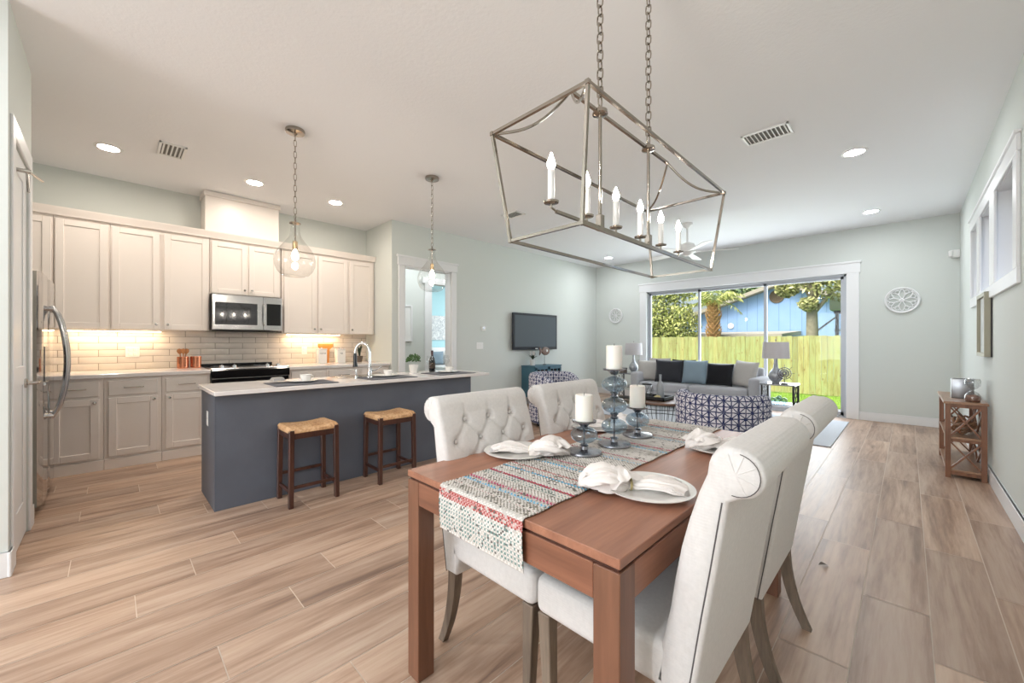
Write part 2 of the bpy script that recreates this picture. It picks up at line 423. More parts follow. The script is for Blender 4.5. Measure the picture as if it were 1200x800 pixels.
# high window in the right wall: frame, mullions, three panes
wn = MB()
for y0, y1 in ((4.1, 4.33), ):
    pass
wn.box(XR-.02, XR, 4.19, 6.98, 2.51, 2.63, .004).box(XR-.035, XR, 4.17, 7.0, 2.625, 2.645, .003)
wn.box(XR-.02, XR, 4.19, 6.98, 1.64, 1.745, .004)
wn.box(XR-.02, XR, 4.2, 4.335, 1.745, 2.51, .004).box(XR-.02, XR, 6.895, 6.97, 1.745, 2.51, .004)
for a, b in ((5.18, 5.44), (6.14, 6.34)):
    wn.box(XR-.02, XR, a, b, 1.745, 2.51, .004); wn.box(XR, XR+.2, a+.03, b-.03, 1.745, 2.515)
wn.box(XR, XR+.2, wy0, wy1, wz0-.001, wz0+.012).box(XR, XR+.2, wy0, wy1, wz1-.012, wz1).box(XR, XR+.2, wy0, wy0+.012, wz0, wz1).box(XR, XR+.2, wy1-.012, wy1, wz0, wz1)
win = struct(wn, 'window_1', M['trim'])
for a, b in ((4.345, 5.2), (5.42, 6.16), (6.32, 6.885)):
    MB().box(XR+.12, XR+.15, a, b, 1.76, 1.79).box(XR+.12, XR+.15, a, b, 2.47, 2.5).box(XR+.12, XR+.15, a, a+.03, 1.76, 2.5).box(XR+.12, XR+.15, b-.03, b, 1.76, 2.5).build('window_sash', M['trim'], win, smooth=False)
    MB().box(XR+.133, XR+.137, a+.03, b-.03, 1.79, 2.47).build('window_pane', M['pane'], win, smooth=False)

# sliding glass door
M['alu'] = pbr('slider_frame', srgb(176, 180, 186), .4, .3)
sd = struct(MB().box(SX0, SX0+.035, YB+.03, YB+.16, 0, SZ).box(SX1-.035, SX1, YB+.03, YB+.16, 0, SZ).box(SX0, SX1, YB+.03, YB+.16, SZ-.035, SZ).box(SX0, SX1, YB+.02, YB+.18, 0, .025), 'door_1', M['alu'], smooth=False)
for i, (a, b) in enumerate(((SX0+.035, -3.05), (-3.1, -1.86), (-1.91, SX1-.035))):
    y = YB+.05+.035*(i % 2)
    p = MB()
    p.box(a, a+.042, y, y+.03, .03, SZ-.035).box(b-.042, b, y, y+.03, .03, SZ-.035).box(a, b, y, y+.03, .03, .09).box(a, b, y, y+.03, SZ-.08, SZ-.035)
    pp = p.build('sliding_panel', M['alu'], sd, smooth=False)
    MB().box(a+.04, b-.04, y+.012, y+.016, .09, SZ-.08).build('pane', M['pane'], pp, smooth=False)

# pantry door (closed, in the wall facing +Y)
def panel_door(name, x0, x1, y, z0, z1, mat):
    m = MB().box(x0, x1, y-.035, y, z0, z1)
    st = .1
    zs = [z0, z0+.22, .98, 1.1, z1-.12, z1]
    m.box(x0, x0+st, y, y+.008, z0, z1, .003).box(x1-st, x1, y, y+.008, z0, z1, .003)
    m.box(x0+st, x1-st, y, y+.008, zs[0], zs[1], .003).box(x0+st, x1-st, y, y+.008, zs[2], zs[3], .003).box(x0+st, x1-st, y, y+.008, zs[4], zs[5], .003)
    return struct(m, name, mat)
pd = panel_door('door_2', PX0+.003, PX1-.003, -.405, .008, 2.395, M['trim'])
h = MB().lathe((-4.06, -.397, .985), [(0, 0), (.03, 0), (.03, .01), (.012, .014), (.01, .055), (0, .055)], 20, 'y')
h.tube([(-4.06, -.35, .985), (-4.06, -.343, .985), (-4.1, -.34, .985), (-4.19, -.342, .984)], .009, 10)
h.build('door_handle', M['nickel'], pd)
MB().box(PX1-.02, PX1+.004, -.402, -.385, 2.1, 2.2, .002).box(PX1-.02, PX1+.004, -.402, -.385, .25, .35, .002).box(PX1-.02, PX1+.004, -.402, -.385, 1.2, 1.3, .002).build('hinge', M['nickel'], pd)
hk = MB().cyl((-3.62, -.396, 2.24), (-3.62, -.33, 2.24), .012, seg=12).tube([(-3.62, -.345, 2.24), (-3.62, -.34, 2.12)], .007).tube([(-3.62, -.34, 2.24), (-3.8, -.3, 2.245)], .007)
hk.build('latch', M['nickel'], pd)

# ------------------------------------------------------------------ kitchen
def shaker(parent, x, y0, y1, z0, z1, name='door', mat=None, fr=.06, flat=False, knob=None, pull=None):
    """door/drawer front on plane x facing +X"""
    m = MB()
    if flat: m.box(x, x+.02, y0, y1, z0, z1, .003)
    else:
        m.box(x, x+.012, y0+.01, y1-.01, z0+.01, z1-.01)
        m.box(x, x+.022, y0, y0+fr, z0, z1, .0025).box(x, x+.022, y1-fr, y1, z0, z1, .0025)
        m.box(x, x+.022, y0+fr, y1-fr, z0, z0+fr, .0025).box(x, x+.022, y0+fr, y1-fr, z1-fr, z1, .0025)
    d = m.build(name, mat or M['cab'], parent)
    if knob:
        MB().lathe((x+.02, knob[0], knob[1]), [(0, 0), (.006, 0), (.005, .014), (.014, .02), (.013, .027), (0, .03)], 14, 'x').build('knob', M['nickel'], d)
    if pull:
        c, z = pull
        MB().tube([(x+.02, c-.07, z), (x+.045, c-.07, z), (x+.048, c-.06, z), (x+.048, c+.06, z), (x+.045, c+.07, z), (x+.02, c+.07, z)], .005, 8).build('pull', M['nickel'], d)
    return d
XU = -6.05
def wall_cab(y0, y1, z0, z1, doors, label, kn):
    r = thing('wall_cabinet', label, 'cabinet', (XU, (y0+y1)/2, z0), 'cream wall cabinets along the kitchen wall')
    MB().box(XK+.002, XU-.024, y0, y1, z0, z1, .002).build('carcass', M['cab'], r)
    for (a, b), k in zip(doors, kn):
        shaker(r, XU-.023, a, b, z0+.006, z1-.03, knob=(a+.03 if k < 0 else b-.03, z0+.065) if k else None)
wall_cab(-.95, -.412, 1.39, 2.53, [(-.93, -.425)], 'cream wall cabinet in the corner half hidden above the refrigerator', (0,))
wall_cab(-.41, -.012, 1.39, 2.53, [(-.4, -.03)], 'tall cream one-door wall cabinet just right of the refrigerator top', (0,))
wall_cab(-.01, .846, 1.39, 2.53, [(0, .388), (.425, .832)], 'tall cream two-door wall cabinet left of the microwave', (1, -1))
wall_cab(.85, 1.625, 1.85, 2.53, [(.865, 1.236), (1.256, 1.6)], 'short cream two-door wall cabinet directly above the microwave', (1, -1))
wall_cab(1.64, 2.55, 1.375, 2.53, [(1.665, 2.085), (2.11, 2.54)], 'tall cream two-door wall cabinet right of the microwave', (1, -1))
wall_cab(2.552, 2.972, 1.375, 2.53, [(2.57, 2.94)], 'cream one-door wall cabinet at the far right end of the row', (-1,))
cr = MB()
prof = [(XU-.02, 2.53), (XU+.004, 2.53), (XU+.008, 2.555), (XU+.03, 2.59), (XU+.034, 2.61), (XK+.01, 2.61), (XK+.01, 2.53)]
cr.prism([(p[0], p[1]) for p in prof], -1.0, 2.975, 'y')
solo(cr, 'crown_moulding', M['cab'], 'cream crown moulding along the tops of the wall cabinets', 'moulding', (XU, 1, 2.53))
dc = MB().box(XK+.005, XU+.0, .80, 1.60, 2.612, CZ-.002, .003).box(XK+.005, XU+.025, .785, 1.615, CZ-.06, CZ-.002, .006)
solo(dc, 'duct_cover', M['cab'], 'cream boxed duct cover rising from the cabinets to the ceiling', 'duct cover', (XU, 1.2, 2.61))

XB = -5.59
def base_cab(y0, y1, dy0, dy1, label, kn):
    r = thing('base_cabinet', label, 'cabinet', (XB, (y0+y1)/2, 0), 'cream base cabinets along the kitchen wall')
    MB().box(XK+.002, XB-.002, y0, y1, .1, .90, .002).box(XK+.002, XB-.002, y0, y1, 0, .1).box(XB-.002, XB+.018, y0, y1, 0, .1, .003).build('carcass', M['cab'], r)
    shaker(r, XB-.001, dy0, dy1, .725, .87, 'drawer', flat=True, pull=((dy0+dy1)/2, .80))
    shaker(r, XB-.001, dy0, dy1, .125, .70, 'door', knob=(dy1-.03 if kn > 0 else dy0+.03, .665))
base_cab(-.45, -.054, -.4, -.085, 'cream base cabinet with drawer nearest the refrigerator', 1)
base_cab(-.052, .372, -.022, .341, 'cream base cabinet in the middle between refrigerator and range', 1)
base_cab(.374, .786, .404, .755, 'cream base cabinet immediately left of the range', -1)
base_cab(1.592, 2.05, 1.62, 2.02, 'cream base cabinet immediately right of the range', 1)
base_cab(2.052, 2.51, 2.08, 2.48, 'cream base cabinet second to the right of the range', 1)
base_cab(2.512, 2.972, 2.54, 2.94, 'cream base cabinet in the corner right of the range', -1)
base_cab(-.95, -.452, -.92, -.48, 'cream base cabinet in the dark corner beside the refrigerator', 1)
solo(MB().box(XK+.002, XB+.035, -1.0, .786, .90, .94, .004), 'countertop', M['quartz'], 'white quartz countertop left of the range', 'countertop', (XB, 0, .9))
solo(MB().box(XK+.002, XB+.035, 1.592, 2.974, .90, .94, .004), 'countertop', M['quartz'], 'white quartz countertop right of the range', 'countertop', (XB, 2.2, .9))
# backsplash of wavy glossy tiles (one patterned surface)
M['tile'] = pbr('glossy_white_tile', srgb(226, 218, 211), .05, coat=.6)
bs = MB(); bsr = thing('backsplash', 'glossy white wavy subway tile backsplash behind the counters', 'backsplash', (XK, 1, .94)); MB().box(XK+.001, XK+.004, -1.0, YJ, .94, 1.395).build('grout', pbr('tile_grout', srgb(150, 140, 130), .9), bsr)
z = .943; row = 0
while z < 1.39:
    y = -1.0-(.15 if row % 2 else 0)
    while y < YJ:
        a, b = max(y, -1.0), min(y+.2945, YJ)
        zt = min(z+.0705, 1.39)
        if b-a > .02 and zt-z > .01:
            n = 7; g = []
            ph = R.random()*6
            for i in range(n+1):
                u = a+(b-a)*i/n
                for j in range(3):
                    zz = z+(zt-z)*j/2
                    e = 0 if (i in (0, n) or j in (0, 2)) else 1
                    g.append(bs.bm.verts.new((XK+.006+e*(.0045+.0030*math.sin(ph+i*1.4)+R.uniform(-.0022, .0022)), u, zz)))
            for i in range(n):
                for j in range(2): bs.bm.faces.new((g[i*3+j], g[(i+1)*3+j], g[(i+1)*3+j+1], g[i*3+j+1]))
        y += .3
    z += .075; row += 1
bs.build('tiles', M['tile'], bsr, angle=60)
def outlet(label, loc, ax, w=.075, hgt=.118, cat='outlet', double=False):
    x, y, z = loc; m = MB(); ex = MB()
    W2 = w/2
    if ax == 'x+': m.box(x, x+.006, y-W2, y+W2, z-hgt/2, z+hgt/2, .002)
    if ax == 'y-': m.box(x-W2, x+W2, y-.006, y, z-hgt/2, z+hgt/2, .002)
    n = 2 if double else 1
    for i in range(n):
        c = (i-(n-1)/2)*.045
        for dz in ((-.025, .025) if cat == 'outlet' else (0,)):
            hh = .016 if cat == 'outlet' else .032
            if ax == 'x+': ex.box(x+.005, x+.009, y+c-.014, y+c+.014, z+dz-hh, z+dz+hh, .002)
            else: ex.box(x+c-.014, x+c+.014, y-.009, y-.005, z+dz-hh, z+dz+hh, .002)
    r = thing('power_outlet' if cat == 'outlet' else 'light_switch', label, cat, loc)
    m.build('cover_plate', M['plastic'], r)
    ex.build('socket' if cat == 'outlet' else 'rocker', M['plastic'], r)
outlet('white outlet on the backsplash left of the copper holder', (XK+.012, .17, 1.14), 'x+', .12, .12, double=True)
outlet('white outlet on the backsplash left of the canisters', (XK+.012, 2.02, 1.13), 'x+')
outlet('small outlet in the grey end panel of the island', (-3.92, .538, .65), 'y-', .07, .115)
outlet('wide white light switch plate on the wall left of the television', (XL, 4.72, 1.19), 'x+', .16, .12, 'switch', True)
# under-cabinet strips
for y0, y1, s in ((-.38, .42, 'left'), (1.75, 2.5, 'right')):
    r = thing('cabinet_light', 'slim warm light strip under the wall cabinets '+s+' of the range', 'light', (XK+.12, (y0+y1)/2, 1.375))
    z = 1.374 if s == 'left' else 1.359
    MB().box(XK+.08, XK+.14, y0, y1, z, z+.016).build('housing', M['plastic'], r)
    MB().box(XK+.085, XK+.135, y0+.01, y1-.01, z-.004, z).build('diffuser', M['strip'], r)

# microwave
mw = thing('microwave', 'stainless over-the-range microwave mounted below the short cabinet', 'microwave', (-6.0, 1.23, 1.40))
MB().box(XK+.004, -5.99, .852, 1.622, 1.40, 1.846, .004).build('body', pbr('dark_case', srgb(50, 50, 52), .4), mw)
MB().box(-5.989, -5.965, .856, 1.40, 1.405, 1.84, .006).box(-5.989, -5.965, 1.40, 1.62, 1.405, 1.84, .006).build('door', M['steel'], mw)
MB().box(-5.966, -5.962, .885, 1.33, 1.47, 1.745, .002).build('window', pbr('smoked_window', srgb(40, 42, 48), .03, coat=1), mw)
MB().box(-5.966, -5.962, 1.435, 1.6, 1.47, 1.755, .002).build('control_panel', M['black'], mw)
MB().tube([(-5.965, 1.40, 1.47), (-5.935, 1.40, 1.49), (-5.925, 1.40, 1.61), (-5.935, 1.40, 1.73), (-5.965, 1.40, 1.75)], .011, 10).build('handle', M['chrome'], mw)
MB().box(-6.3, -6.0, .9, 1.58, 1.392, 1.402).build('vent_grille', M['black_matte'], mw)
# range
rg = thing('range', 'black and stainless slide-in range between the two countertops', 'range', (-5.9, 1.19, 0))
MB().box(XK+.01, -5.6, .792, 1.588, 0.02, .925, .004).build('body', M['steel'], rg)
MB().box(XK+.01, -5.575, .788, 1.592, .925, .945, .004).build('cooktop', M['black'], rg)
MB().box(XK+.012, XK+.05, .79, 1.59, .945, .975, .003).build('rear_trim', M['black'], rg)
MB().box(-5.7, -5.56, .79, 1.59, .935, .95, .003).build('front_trim', M['steel'], rg)
MB().box(-5.6, -5.545, .79, 1.59, .84, .935, .006).build('control_panel', M['black'], rg)
od = MB().box(-5.6, -5.56, .8, 1.58, .25, .83, .006).build('oven_door', M['black'], rg)
MB().tube([(-5.56, .86, .78), (-5.51, .87, .78), (-5.51, 1.51, .78), (-5.56, 1.52, .78)], .012, 10).build('handle', M['steel'], od)
MB().box(-5.6, -5.565, .8, 1.58, .06, .23, .006).build('drawer', M['steel'], rg)
for y in (.9, 1.02, 1.36, 1.48):
    MB().lathe((-5.63, y, .95), [(0, 0), (.024, 0), (.022, .03), (.006, .034), (.006, .042), (0, .042)], 16).build('knob', M['steel'], rg)
for x, y, rr in ((-6.2, .97, .1), (-6.2, 1.4, .09), (-5.86, .97, .08), (-5.86, 1.4, .1)):
    MB().lathe((x, y, .9452), [(rr-.006, 0), (rr-.006, .0012), (rr, .0012), (rr, 0)], 32).build('burner', M['steel'], rg)

# refrigerator in the alcove, front facing +Y
fr = thing('refrigerator', 'stainless steel side-by-side refrigerator with curved handles beside the pantry', 'refrigerator', (-4.9, -.7, 0))
FX0, FX1, FY = -5.42, -4.45, -.358
MB().box(FX0, FX1, -1.15, -.44, .05, 1.76, .004).build('body', M['steel'], fr)
FM = -4.95
def fdoor(x0, x1):
    m = MB(); n = 8; pts = [(x0, -.435)]
    for i in range(n+1):
        u = i/n; e = .022*(abs(2*u-1)**10)
        pts.append((x0+(x1-x0)*u, FY-e+.0))
    pts.append((x1, -.435)); m.prism(pts, .06, 1.765, 'z')
    return m
d1 = fdoor(FM+.003, FX1).build('freezer_door', M['steel_mirror'], fr)
d2 = fdoor(FX0, FM-.003).build('fridge_door', M['steel_mirror'], fr)
for x, d in ((FM+.06, d1), (FM-.16, d2)):
    pts = []
    for i in range(17):
        u = i/16; z = .64+.9*u
        pts.append((x, FY+.012+.085*math.sin(PI*u)**.6, z))
    MB().tube(pts, .016, 10).cyl((x, FY-.01, .66), (x, FY+.03, .66), .02, seg=12).cyl((x, FY-.01, 1.52), (x, FY+.03, 1.52), .02, seg=12).build('handle', M['steel'], d)
MB().box(-4.86, -4.62, FY-.01, FY+.004, .95, 1.22, .003).build('dispenser', M['black'], d1)
MB().box(-4.87, -4.61, FY-.01, FY+.008, .925, .95, .003).build('dispenser_tray', M['steel'], d1)
MB().box(FX0+.1, FX1-.02, -1.1, -.45, 1.76, 1.775, .004).build('hinge_cover', M['black_matte'], fr)
for x in (FX0+.06, FX1-.05):
    MB().cyl((x-.02, -.43, .03), (x+.02, -.43, .03), .03, seg=16).build('foot', M['black_matte'], fr)
MB().box(FX0+.01, FX1-.01, -.5, -.44, .015, .06).build('kick_grille', M['black_matte'], fr)

# counter objects
def on_counter():
    z = .94
    r = thing('utensil_holder', 'copper ribbed utensil crock on the counter left of the range', 'utensil holder', (-6.14, .64, z))
    pr = [(0, 0), (.052, 0)]
    for i in range(1, 12): pr.append((.054+(.003 if i % 2 else 0), .135*i/12))
    pr += [(.054, .14), (.05, .14), (.05, .02), (0, .02)]
    MB().lathe((-6.14, .6, z), pr, 28).build('crock', M['copper'], r)
    for i in range(14):
        pass
    r2 = thing('utensil_holder', 'copper ribbed canister standing just right of the utensil crock', 'utensil holder', (-6.16, .73, z))
    MB().lathe((-6.16, .725, z), pr, 28).build('crock', M['copper'], r2)
    for i, (dx, dy, a) in enumerate(((0, -.02, -.12), (.015, .01, .0), (-.015, .025, .14))):
        m = MB(); b0 = Vector((-6.14+dx*.5, .6+dy*.4, z+.022)); d = Vector((dx*2, a, 1)).normalized()
        b1 = b0+d*.15; m.tube([b0, b1], .006, 8)
        m.tube([b1, b1+d*.02, b1+d*.04, b1+d*.055, b1+d*.065], [.008, .022, .026, .02, .005], 12, flat=.35)
        lab = ['wooden spoon leaning left in the copper crock', 'wooden spoon upright in the middle of the copper crock', 'wooden spoon leaning right in the copper crock'][i]
        solo(m, 'wooden_spoon', M['spoon'], lab, 'spoon', b0, 'wooden spoons in the copper crock')
    # canisters
    for y, lab, hh in ((2.17, 'white lettered kitchen canister left of the wooden board', .2), (2.44, 'white lettered kitchen canister right of the wooden board', .195)):
        r = thing('canister', lab, 'canister', (-6.1, y, z), 'white canisters on the right counter')
        MB().box(-6.16, -6.04, y-.06, y+.06, z, z+hh, .008, 2).build('body', M['ceramic'], r)
        MB().box(-6.163, -6.037, y-.063, y+.063, z+hh, z+hh+.018, .005).cyl((-6.1, y, z+hh+.01), (-6.1, y, z+hh+.035), .014, seg=14).build('lid', M['ceramic'], r)
        txt(r, 'COFFEE' if y < 2.3 else 'TEA', (-6.0395, y, z+hh*.74), .026)
    b = MB().prism([(2.25, z), (2.36, z), (2.365, z+.2), (2.42, z+.24), (2.42, z+.29), (2.2, z+.29), (2.2, z+.24), (2.25, z+.2)], -6.33, -6.31, 'x', .003)
    solo(b, 'cutting_board', M['board'], 'orange wooden board standing against the backsplash between the canisters', 'cutting board', (-6.32, 2.31, z))
    r = thing('potted_plant', 'dark leafed plant in a brown pot at the right end of the counter', 'plant', (-6.05, 2.72, z))
    MB().lathe((-6.05, 2.72, z), [(0, 0), (.035, 0), (.048, .08), (.05, .1), (.043, .1), (.04, .06), (0, .06)], 20).build('pot', M['box'], r)
    m = MB()
    for i in range(9):
        a = i*2.4; l = R.uniform(.14, .24); t_ = R.uniform(.15, .5)
        blade(m, (-6.05, 2.72, z+.07), a, l, .03, t_)
    m.build('foliage', M['leaf_dark'], r)
def txt(parent, s, loc, size, rot=(PI/2, 0, PI/2), mat=None, name='lettering'):
    c = bpy.data.curves.new(name, 'FONT'); c.body = s; c.size = size; c.align_x = 'CENTER'; c.align_y = 'CENTER'; c.extrude = .0006
    o = bpy.data.objects.new(name, c); COL.objects.link(o)
    dg = bpy.context.evaluated_depsgraph_get(); me = bpy.data.meshes.new_from_object(o.evaluated_get(dg))
    bpy.data.objects.remove(o); p = bpy.data.objects.new(name, me); COL.objects.link(p)
    me.materials.clear(); me.materials.append(mat or M['pewter'])
    p.parent = parent; p.location = Vector(loc)-OFF[parent.name]; p.rotation_euler = rot
    return p
def blade(m, base, a, l, w, lean, n=5):
    base = Vector(base); pr = None
    dirh = Vector((math.cos(a), math.sin(a), 0)); sd = Vector((-math.sin(a), math.cos(a), 0))
    for i in range(n+1):
        u = i/n; p = base+dirh*(l*lean*u*u*1.2)+Vector((0, 0, l*u*(1-.3*lean*u)))
        ww = w*math.sin(PI*min(1, u*.9+.08))**.8*.5
        c = [m.bm.verts.new(p-sd*ww), m.bm.verts.new(p+Vector((0, 0, -.1*ww))), m.bm.verts.new(p+sd*ww)]
        if pr:
            m.bm.faces.new((pr[0], pr[1], c[1], c[0])); m.bm.faces.new((pr[1], pr[2], c[2], c[1]))
        pr = c
on_counter()

# ------------------------------------------------------------------ island
ix0, ix1, iy0, iy1 = -4.215, -3.62, .54, 2.96
il = thing('kitchen_island', 'slate grey kitchen island base in front of the range', 'island', ((ix0+ix1)/2, 1.75, 0))
MB().box(ix0, ix1, iy0, iy1, 0, .86, .003).build('body', M['island'], il)
MB().box(ix0, ix1, iy0-.006, iy0, 0, .86).build('end_panel', M['island'], il)
it = MB()
it.box(-4.30, -3.53, .52, 3.17, .861, .892, .003)
solo(it, 'island_countertop', M['quartz'], 'white quartz top overhanging the grey kitchen island', 'countertop', (-3.9, 1.8, .861))
IZ = .892
# faucet
fc = thing('kitchen_faucet', 'tall chrome gooseneck faucet with pull-down sprayer on the island', 'faucet', (-4.0, 1.93, IZ))
fx, fy = -3.86, 1.84
pts = [(fx, fy, IZ+.03)]+[(fx, fy, IZ+.25)]
for i in range(1, 13):
    a = PI*i/12; pts.append((fx-.0-.075*(1-math.cos(a))*.6, fy-.055*(1-math.cos(a)), IZ+.25+.1*math.sin(a)))
e = pts[-1]
MB().tube(pts, .013, 12).build('spout', M['chrome'], fc)
MB().lathe((fx, fy, IZ), [(0, 0), (.032, 0), (.03, .012), (.022, .02), (.022, .1), (.015, .11), (0, .11)], 20).build('base', M['chrome'], fc)
MB().tube([e, (e[0], e[1], e[2]-.03), (e[0], e[1], e[2]-.1), (e[0]+.005, e[1], e[2]-.14)], [.014, .018, .02, .024], 14).build('sprayer', M['black'], fc)
MB().tube([(fx, fy+.02, IZ+.07), (fx+.02, fy+.05, IZ+.075), (fx+.05, fy+.1, IZ+.11)], .007, 8).build('lever', M['chrome'], fc)
# soap dispenser
sdp = thing('soap_dispenser', 'small chrome soap pump beside the island faucet', 'soap dispenser', (-3.9, 1.72, IZ))
MB().lathe((-3.9, 1.72, IZ), [(0, 0), (.02, 0), (.018, .02), (.009, .03), (.009, .09), (0, .09)], 16).tube([(-3.9, 1.72, IZ+.085), (-3.93, 1.7, IZ+.09), (-3.96, 1.68, IZ+.08)], .006).build('pump', M['chrome'], sdp)
# sink set flush in top
sk = thing('sink', 'stainless sink rim let into the back of the island top', 'sink', (-4.1, 1.9, IZ))
MB().box(-4.27, -3.95, 1.6, 2.2, IZ-.001, IZ+.002, .0005).build('rim', M['steel'], sk)
# place settings
def placemat(y, lab):
    m = MB().box(-3.98, -3.59, y-.25, y+.25, IZ, IZ+.005, .002)
    solo(m, 'placemat', M['mat'], lab, 'placemat', (-3.78, y, IZ), 'charcoal placemats on the island')
placemat(1.18, 'charcoal placemat on the end of the island nearest the refrigerator')
placemat(1.98, 'charcoal placemat in the middle of the island')
placemat(2.76, 'charcoal placemat on the far end of the island by the doorway')
def setting(y, w):
    z = IZ+.0055
    r0 = solo(MB().lathe((-3.83, y+.02, z), [(0, 0), (.07, 0), (.12, .014), (.121, .018), (.07, .005), (0, .005)], 36), 'dinner_plate', M['ceramic'], 'white plate on the '+w+' island placemat', 'plate', (-3.83, y, z), 'place setting plates')
    z2 = z+.0125
    c = thing('coffee_cup', 'white cup on the '+w+' island placemat', 'cup', (-3.84, y+.05, z2), 'white cups on the island')
    MB().lathe((-3.84, y+.05, z2-.007), [(0, 0), (.03, 0), (.042, .03), (.05, .06), (.047, .06), (.04, .03), (.03, .006), (0, .006)], 28).build('cup_body', M['ceramic'], c)
    MB().tube([(-3.84, y+.095, z2+.04), (-3.84, y+.118, z2+.036), (-3.84, y+.12, z2+.02), (-3.84, y+.088, z2+.01)], .004, 8).build('handle', M['ceramic'], c)
setting(1.18, 'nearest'); setting(1.98, 'middle'); setting(2.76, 'farthest')
m = MB()
for i in range(7): m.box(-3.95+i*.003, -3.84-i*.003, 1.02-.05+i*.002, 1.02+.05-i*.002, IZ+.0235+i*.004, IZ+.0275+i*.004)
solo(m, 'folded_napkin', M['pillow_grey'], 'small folded grey cloth beside the cup on the nearest placemat', 'napkin', (-3.9, 1.02, IZ+.024))
# potted green plant, bottle and glasses
r = thing('potted_plant', 'bushy green plant in a white pot on the island', 'plant', (-4.05, 2.42, IZ))
PXp, PYp = -4.1, 2.49
MB().lathe((PXp, PYp, IZ), [(0, 0), (.042, 0), (.055, .085), (.057, .1), (.05, .1), (.046, .08), (0, .08)], 22).build('pot', M['ceramic'], r)
m = MB()
for i in range(170):
    a = R.uniform(0, 2*PI); e_ = R.uniform(-.2, 1.2); rr = R.uniform(.3, 1)**.5
    p = Vector((PXp+.085*rr*math.cos(a)*math.cos(e_), PYp+.085*rr*math.sin(a)*math.cos(e_), IZ+.15+.075*rr*math.sin(e_)))
    n1 = Vector((R.uniform(-1, 1), R.uniform(-1, 1), R.uniform(-.3, 1))).normalized(); n2 = n1.orthogonal().normalized(); n3 = n1.cross(n2)
    s_ = R.uniform(.012, .022)
    vs = [m.bm.verts.new(p+n2*s_), m.bm.verts.new(p+n3*s_*.5), m.bm.verts.new(p-n2*s_), m.bm.verts.new(p-n3*s_*.5)]
    m.bm.faces.new(vs)
m.build('foliage', M['leaf'], r, recalc=False)
r = thing('wine_bottle', 'dark wine bottle standing on the far end of the island', 'bottle', (-4.1, 2.75, IZ))
MB().lathe((-4.12, 2.76, IZ), [(0, 0), (.037, 0), (.038, .01), (.038, .13), (.03, .16), (.014, .19), (.0135, .25), (.015, .255), (0, .255)], 24).build('glass_body', M['black'], r)
MB().lathe((-4.12, 2.76, IZ), [(.0145, .2), (.0145, .258), (0, .26)], 16).build('foil_cap', pbr('dark_red_foil', srgb(60, 30, 30), .4), r)
MB().lathe((-4.12, 2.76, IZ), [(.0385, .04), (.0388, .042), (.0388, .11), (.0385, .112)], 24).build('bottle_label', pbr('brown_label', srgb(60, 48, 40), .7), r)
for i, (x, y, lab) in enumerate(((-4.02, 2.66, 'stemmed wine glass left of the wine bottle'), (-4.05, 2.92, 'stemmed wine glass right of the wine bottle'))):
    r = thing('wine_glass', lab, 'wine glass', (x, y, IZ), 'wine glasses on the island')
    MB().lathe((x, y, IZ), [(0, 0), (.034, .001), (.03, .004), (.005, .008), (.004, .08), (.01, .088)], 20).build('stem', M['smoked'], r)
    MB().lathe((x, y, IZ), [(.003, .084), (.03, .1), (.04, .13), (.038, .17), (.032, .2)], 24).build('bowl', M['smoked'], r)
# stools
def make_stool(loc, label):
    r = thing('counter_stool', label, 'stool', loc, 'rush-seated stools at the island')
    x, y, _ = loc; hx, hy = .145, .17
    for sx in (-1, 1):
        for sy in (-1, 1):
            MB().bar((x+sx*hx, y+sy*hy, 0), (x+sx*(hx-.006), y+sy*(hy-.006), .585), .034, .034, .003, w1=.036, h1=.036).build('leg', M['stool_wood'], r)
    for sx in (-1, 1):
        MB().box(x+sx*(hx-.006)-.012, x+sx*(hx-.006)+.012, y-hy+.02, y+hy-.02, .515, .572, .002).build('apron', M['stool_wood'], r)
        MB().bar((x+sx*(hx-.002), y-hy+.015, .15 if sx > 0 else .2), (x+sx*(hx-.002), y+hy-.015, .15 if sx > 0 else .2), .016, .022).build('stretcher', M['stool_wood'], r)
    for sy in (-1, 1):
        MB().box(x-hx+.02, x+hx-.02, y+sy*(hy-.006)-.012, y+sy*(hy-.006)+.012, .515, .572, .002).build('apron', M['stool_wood'], r)
        MB().bar((x-hx+.015, y+sy*(hy-.002), .12), (x+hx-.015, y+sy*(hy-.002), .12), .016, .022).build('stretcher', M['stool_wood'], r)
    m = MB()
    def fn(u, v, top=1):
        a = (u-.5)*2; b = (v-.5)*2
        px = x+a*(hx+.012); py = y+b*(hy+.014)
        sad = .018*b*b-.008
        # four woven quadrants with a diagonal valley and cord ridges
        q = abs(abs(a)-abs(b)); val = -.006*math.exp(-(q/.06)**2)
        t_ = a*(hx) if abs(a) > abs(b) else b*hy
        rid = .0022*math.sin(t_/.0045)
        ed = max(abs(a), abs(b)); drop = -.028*max(0, (ed-.9)/.1)**2
        return Vector((px, py, .6+sad+val+rid+drop)) if top else Vector((px, py, .566))
    m.grid(61, 61, lambda u, v: fn(u, v)); m.box(x-hx-.01, x+hx+.01, y-hy-.012, y+hy+.012, .557, .585, .008, 2)
    m.build('rush_seat', M['rush'], r, recalc=False)
    return r
def m_rush():
    t = NT('woven_rush'); v = t.coord('Object', (1, 1, 1)); n = t.noise(v, 60, 3); n2 = t.noise(v, 9, 2)
    c = t.ramp(t.math('ADD', t.math('MULTIPLY', n, .6), t.math('MULTIPLY', n2, .4)), [(.3, srgb(160, 112, 72)), (.5, srgb(206, 162, 118)), (.7, srgb(232, 198, 156))])
    t.lk(c, t.b.inputs['Base Color']); t.b.inputs['Roughness'].default_value = .7; return t.m
M['rush'] = m_rush()
make_stool((-3.435, 1.12, 0), 'dark wood stool with woven rush seat at the near end of the island')
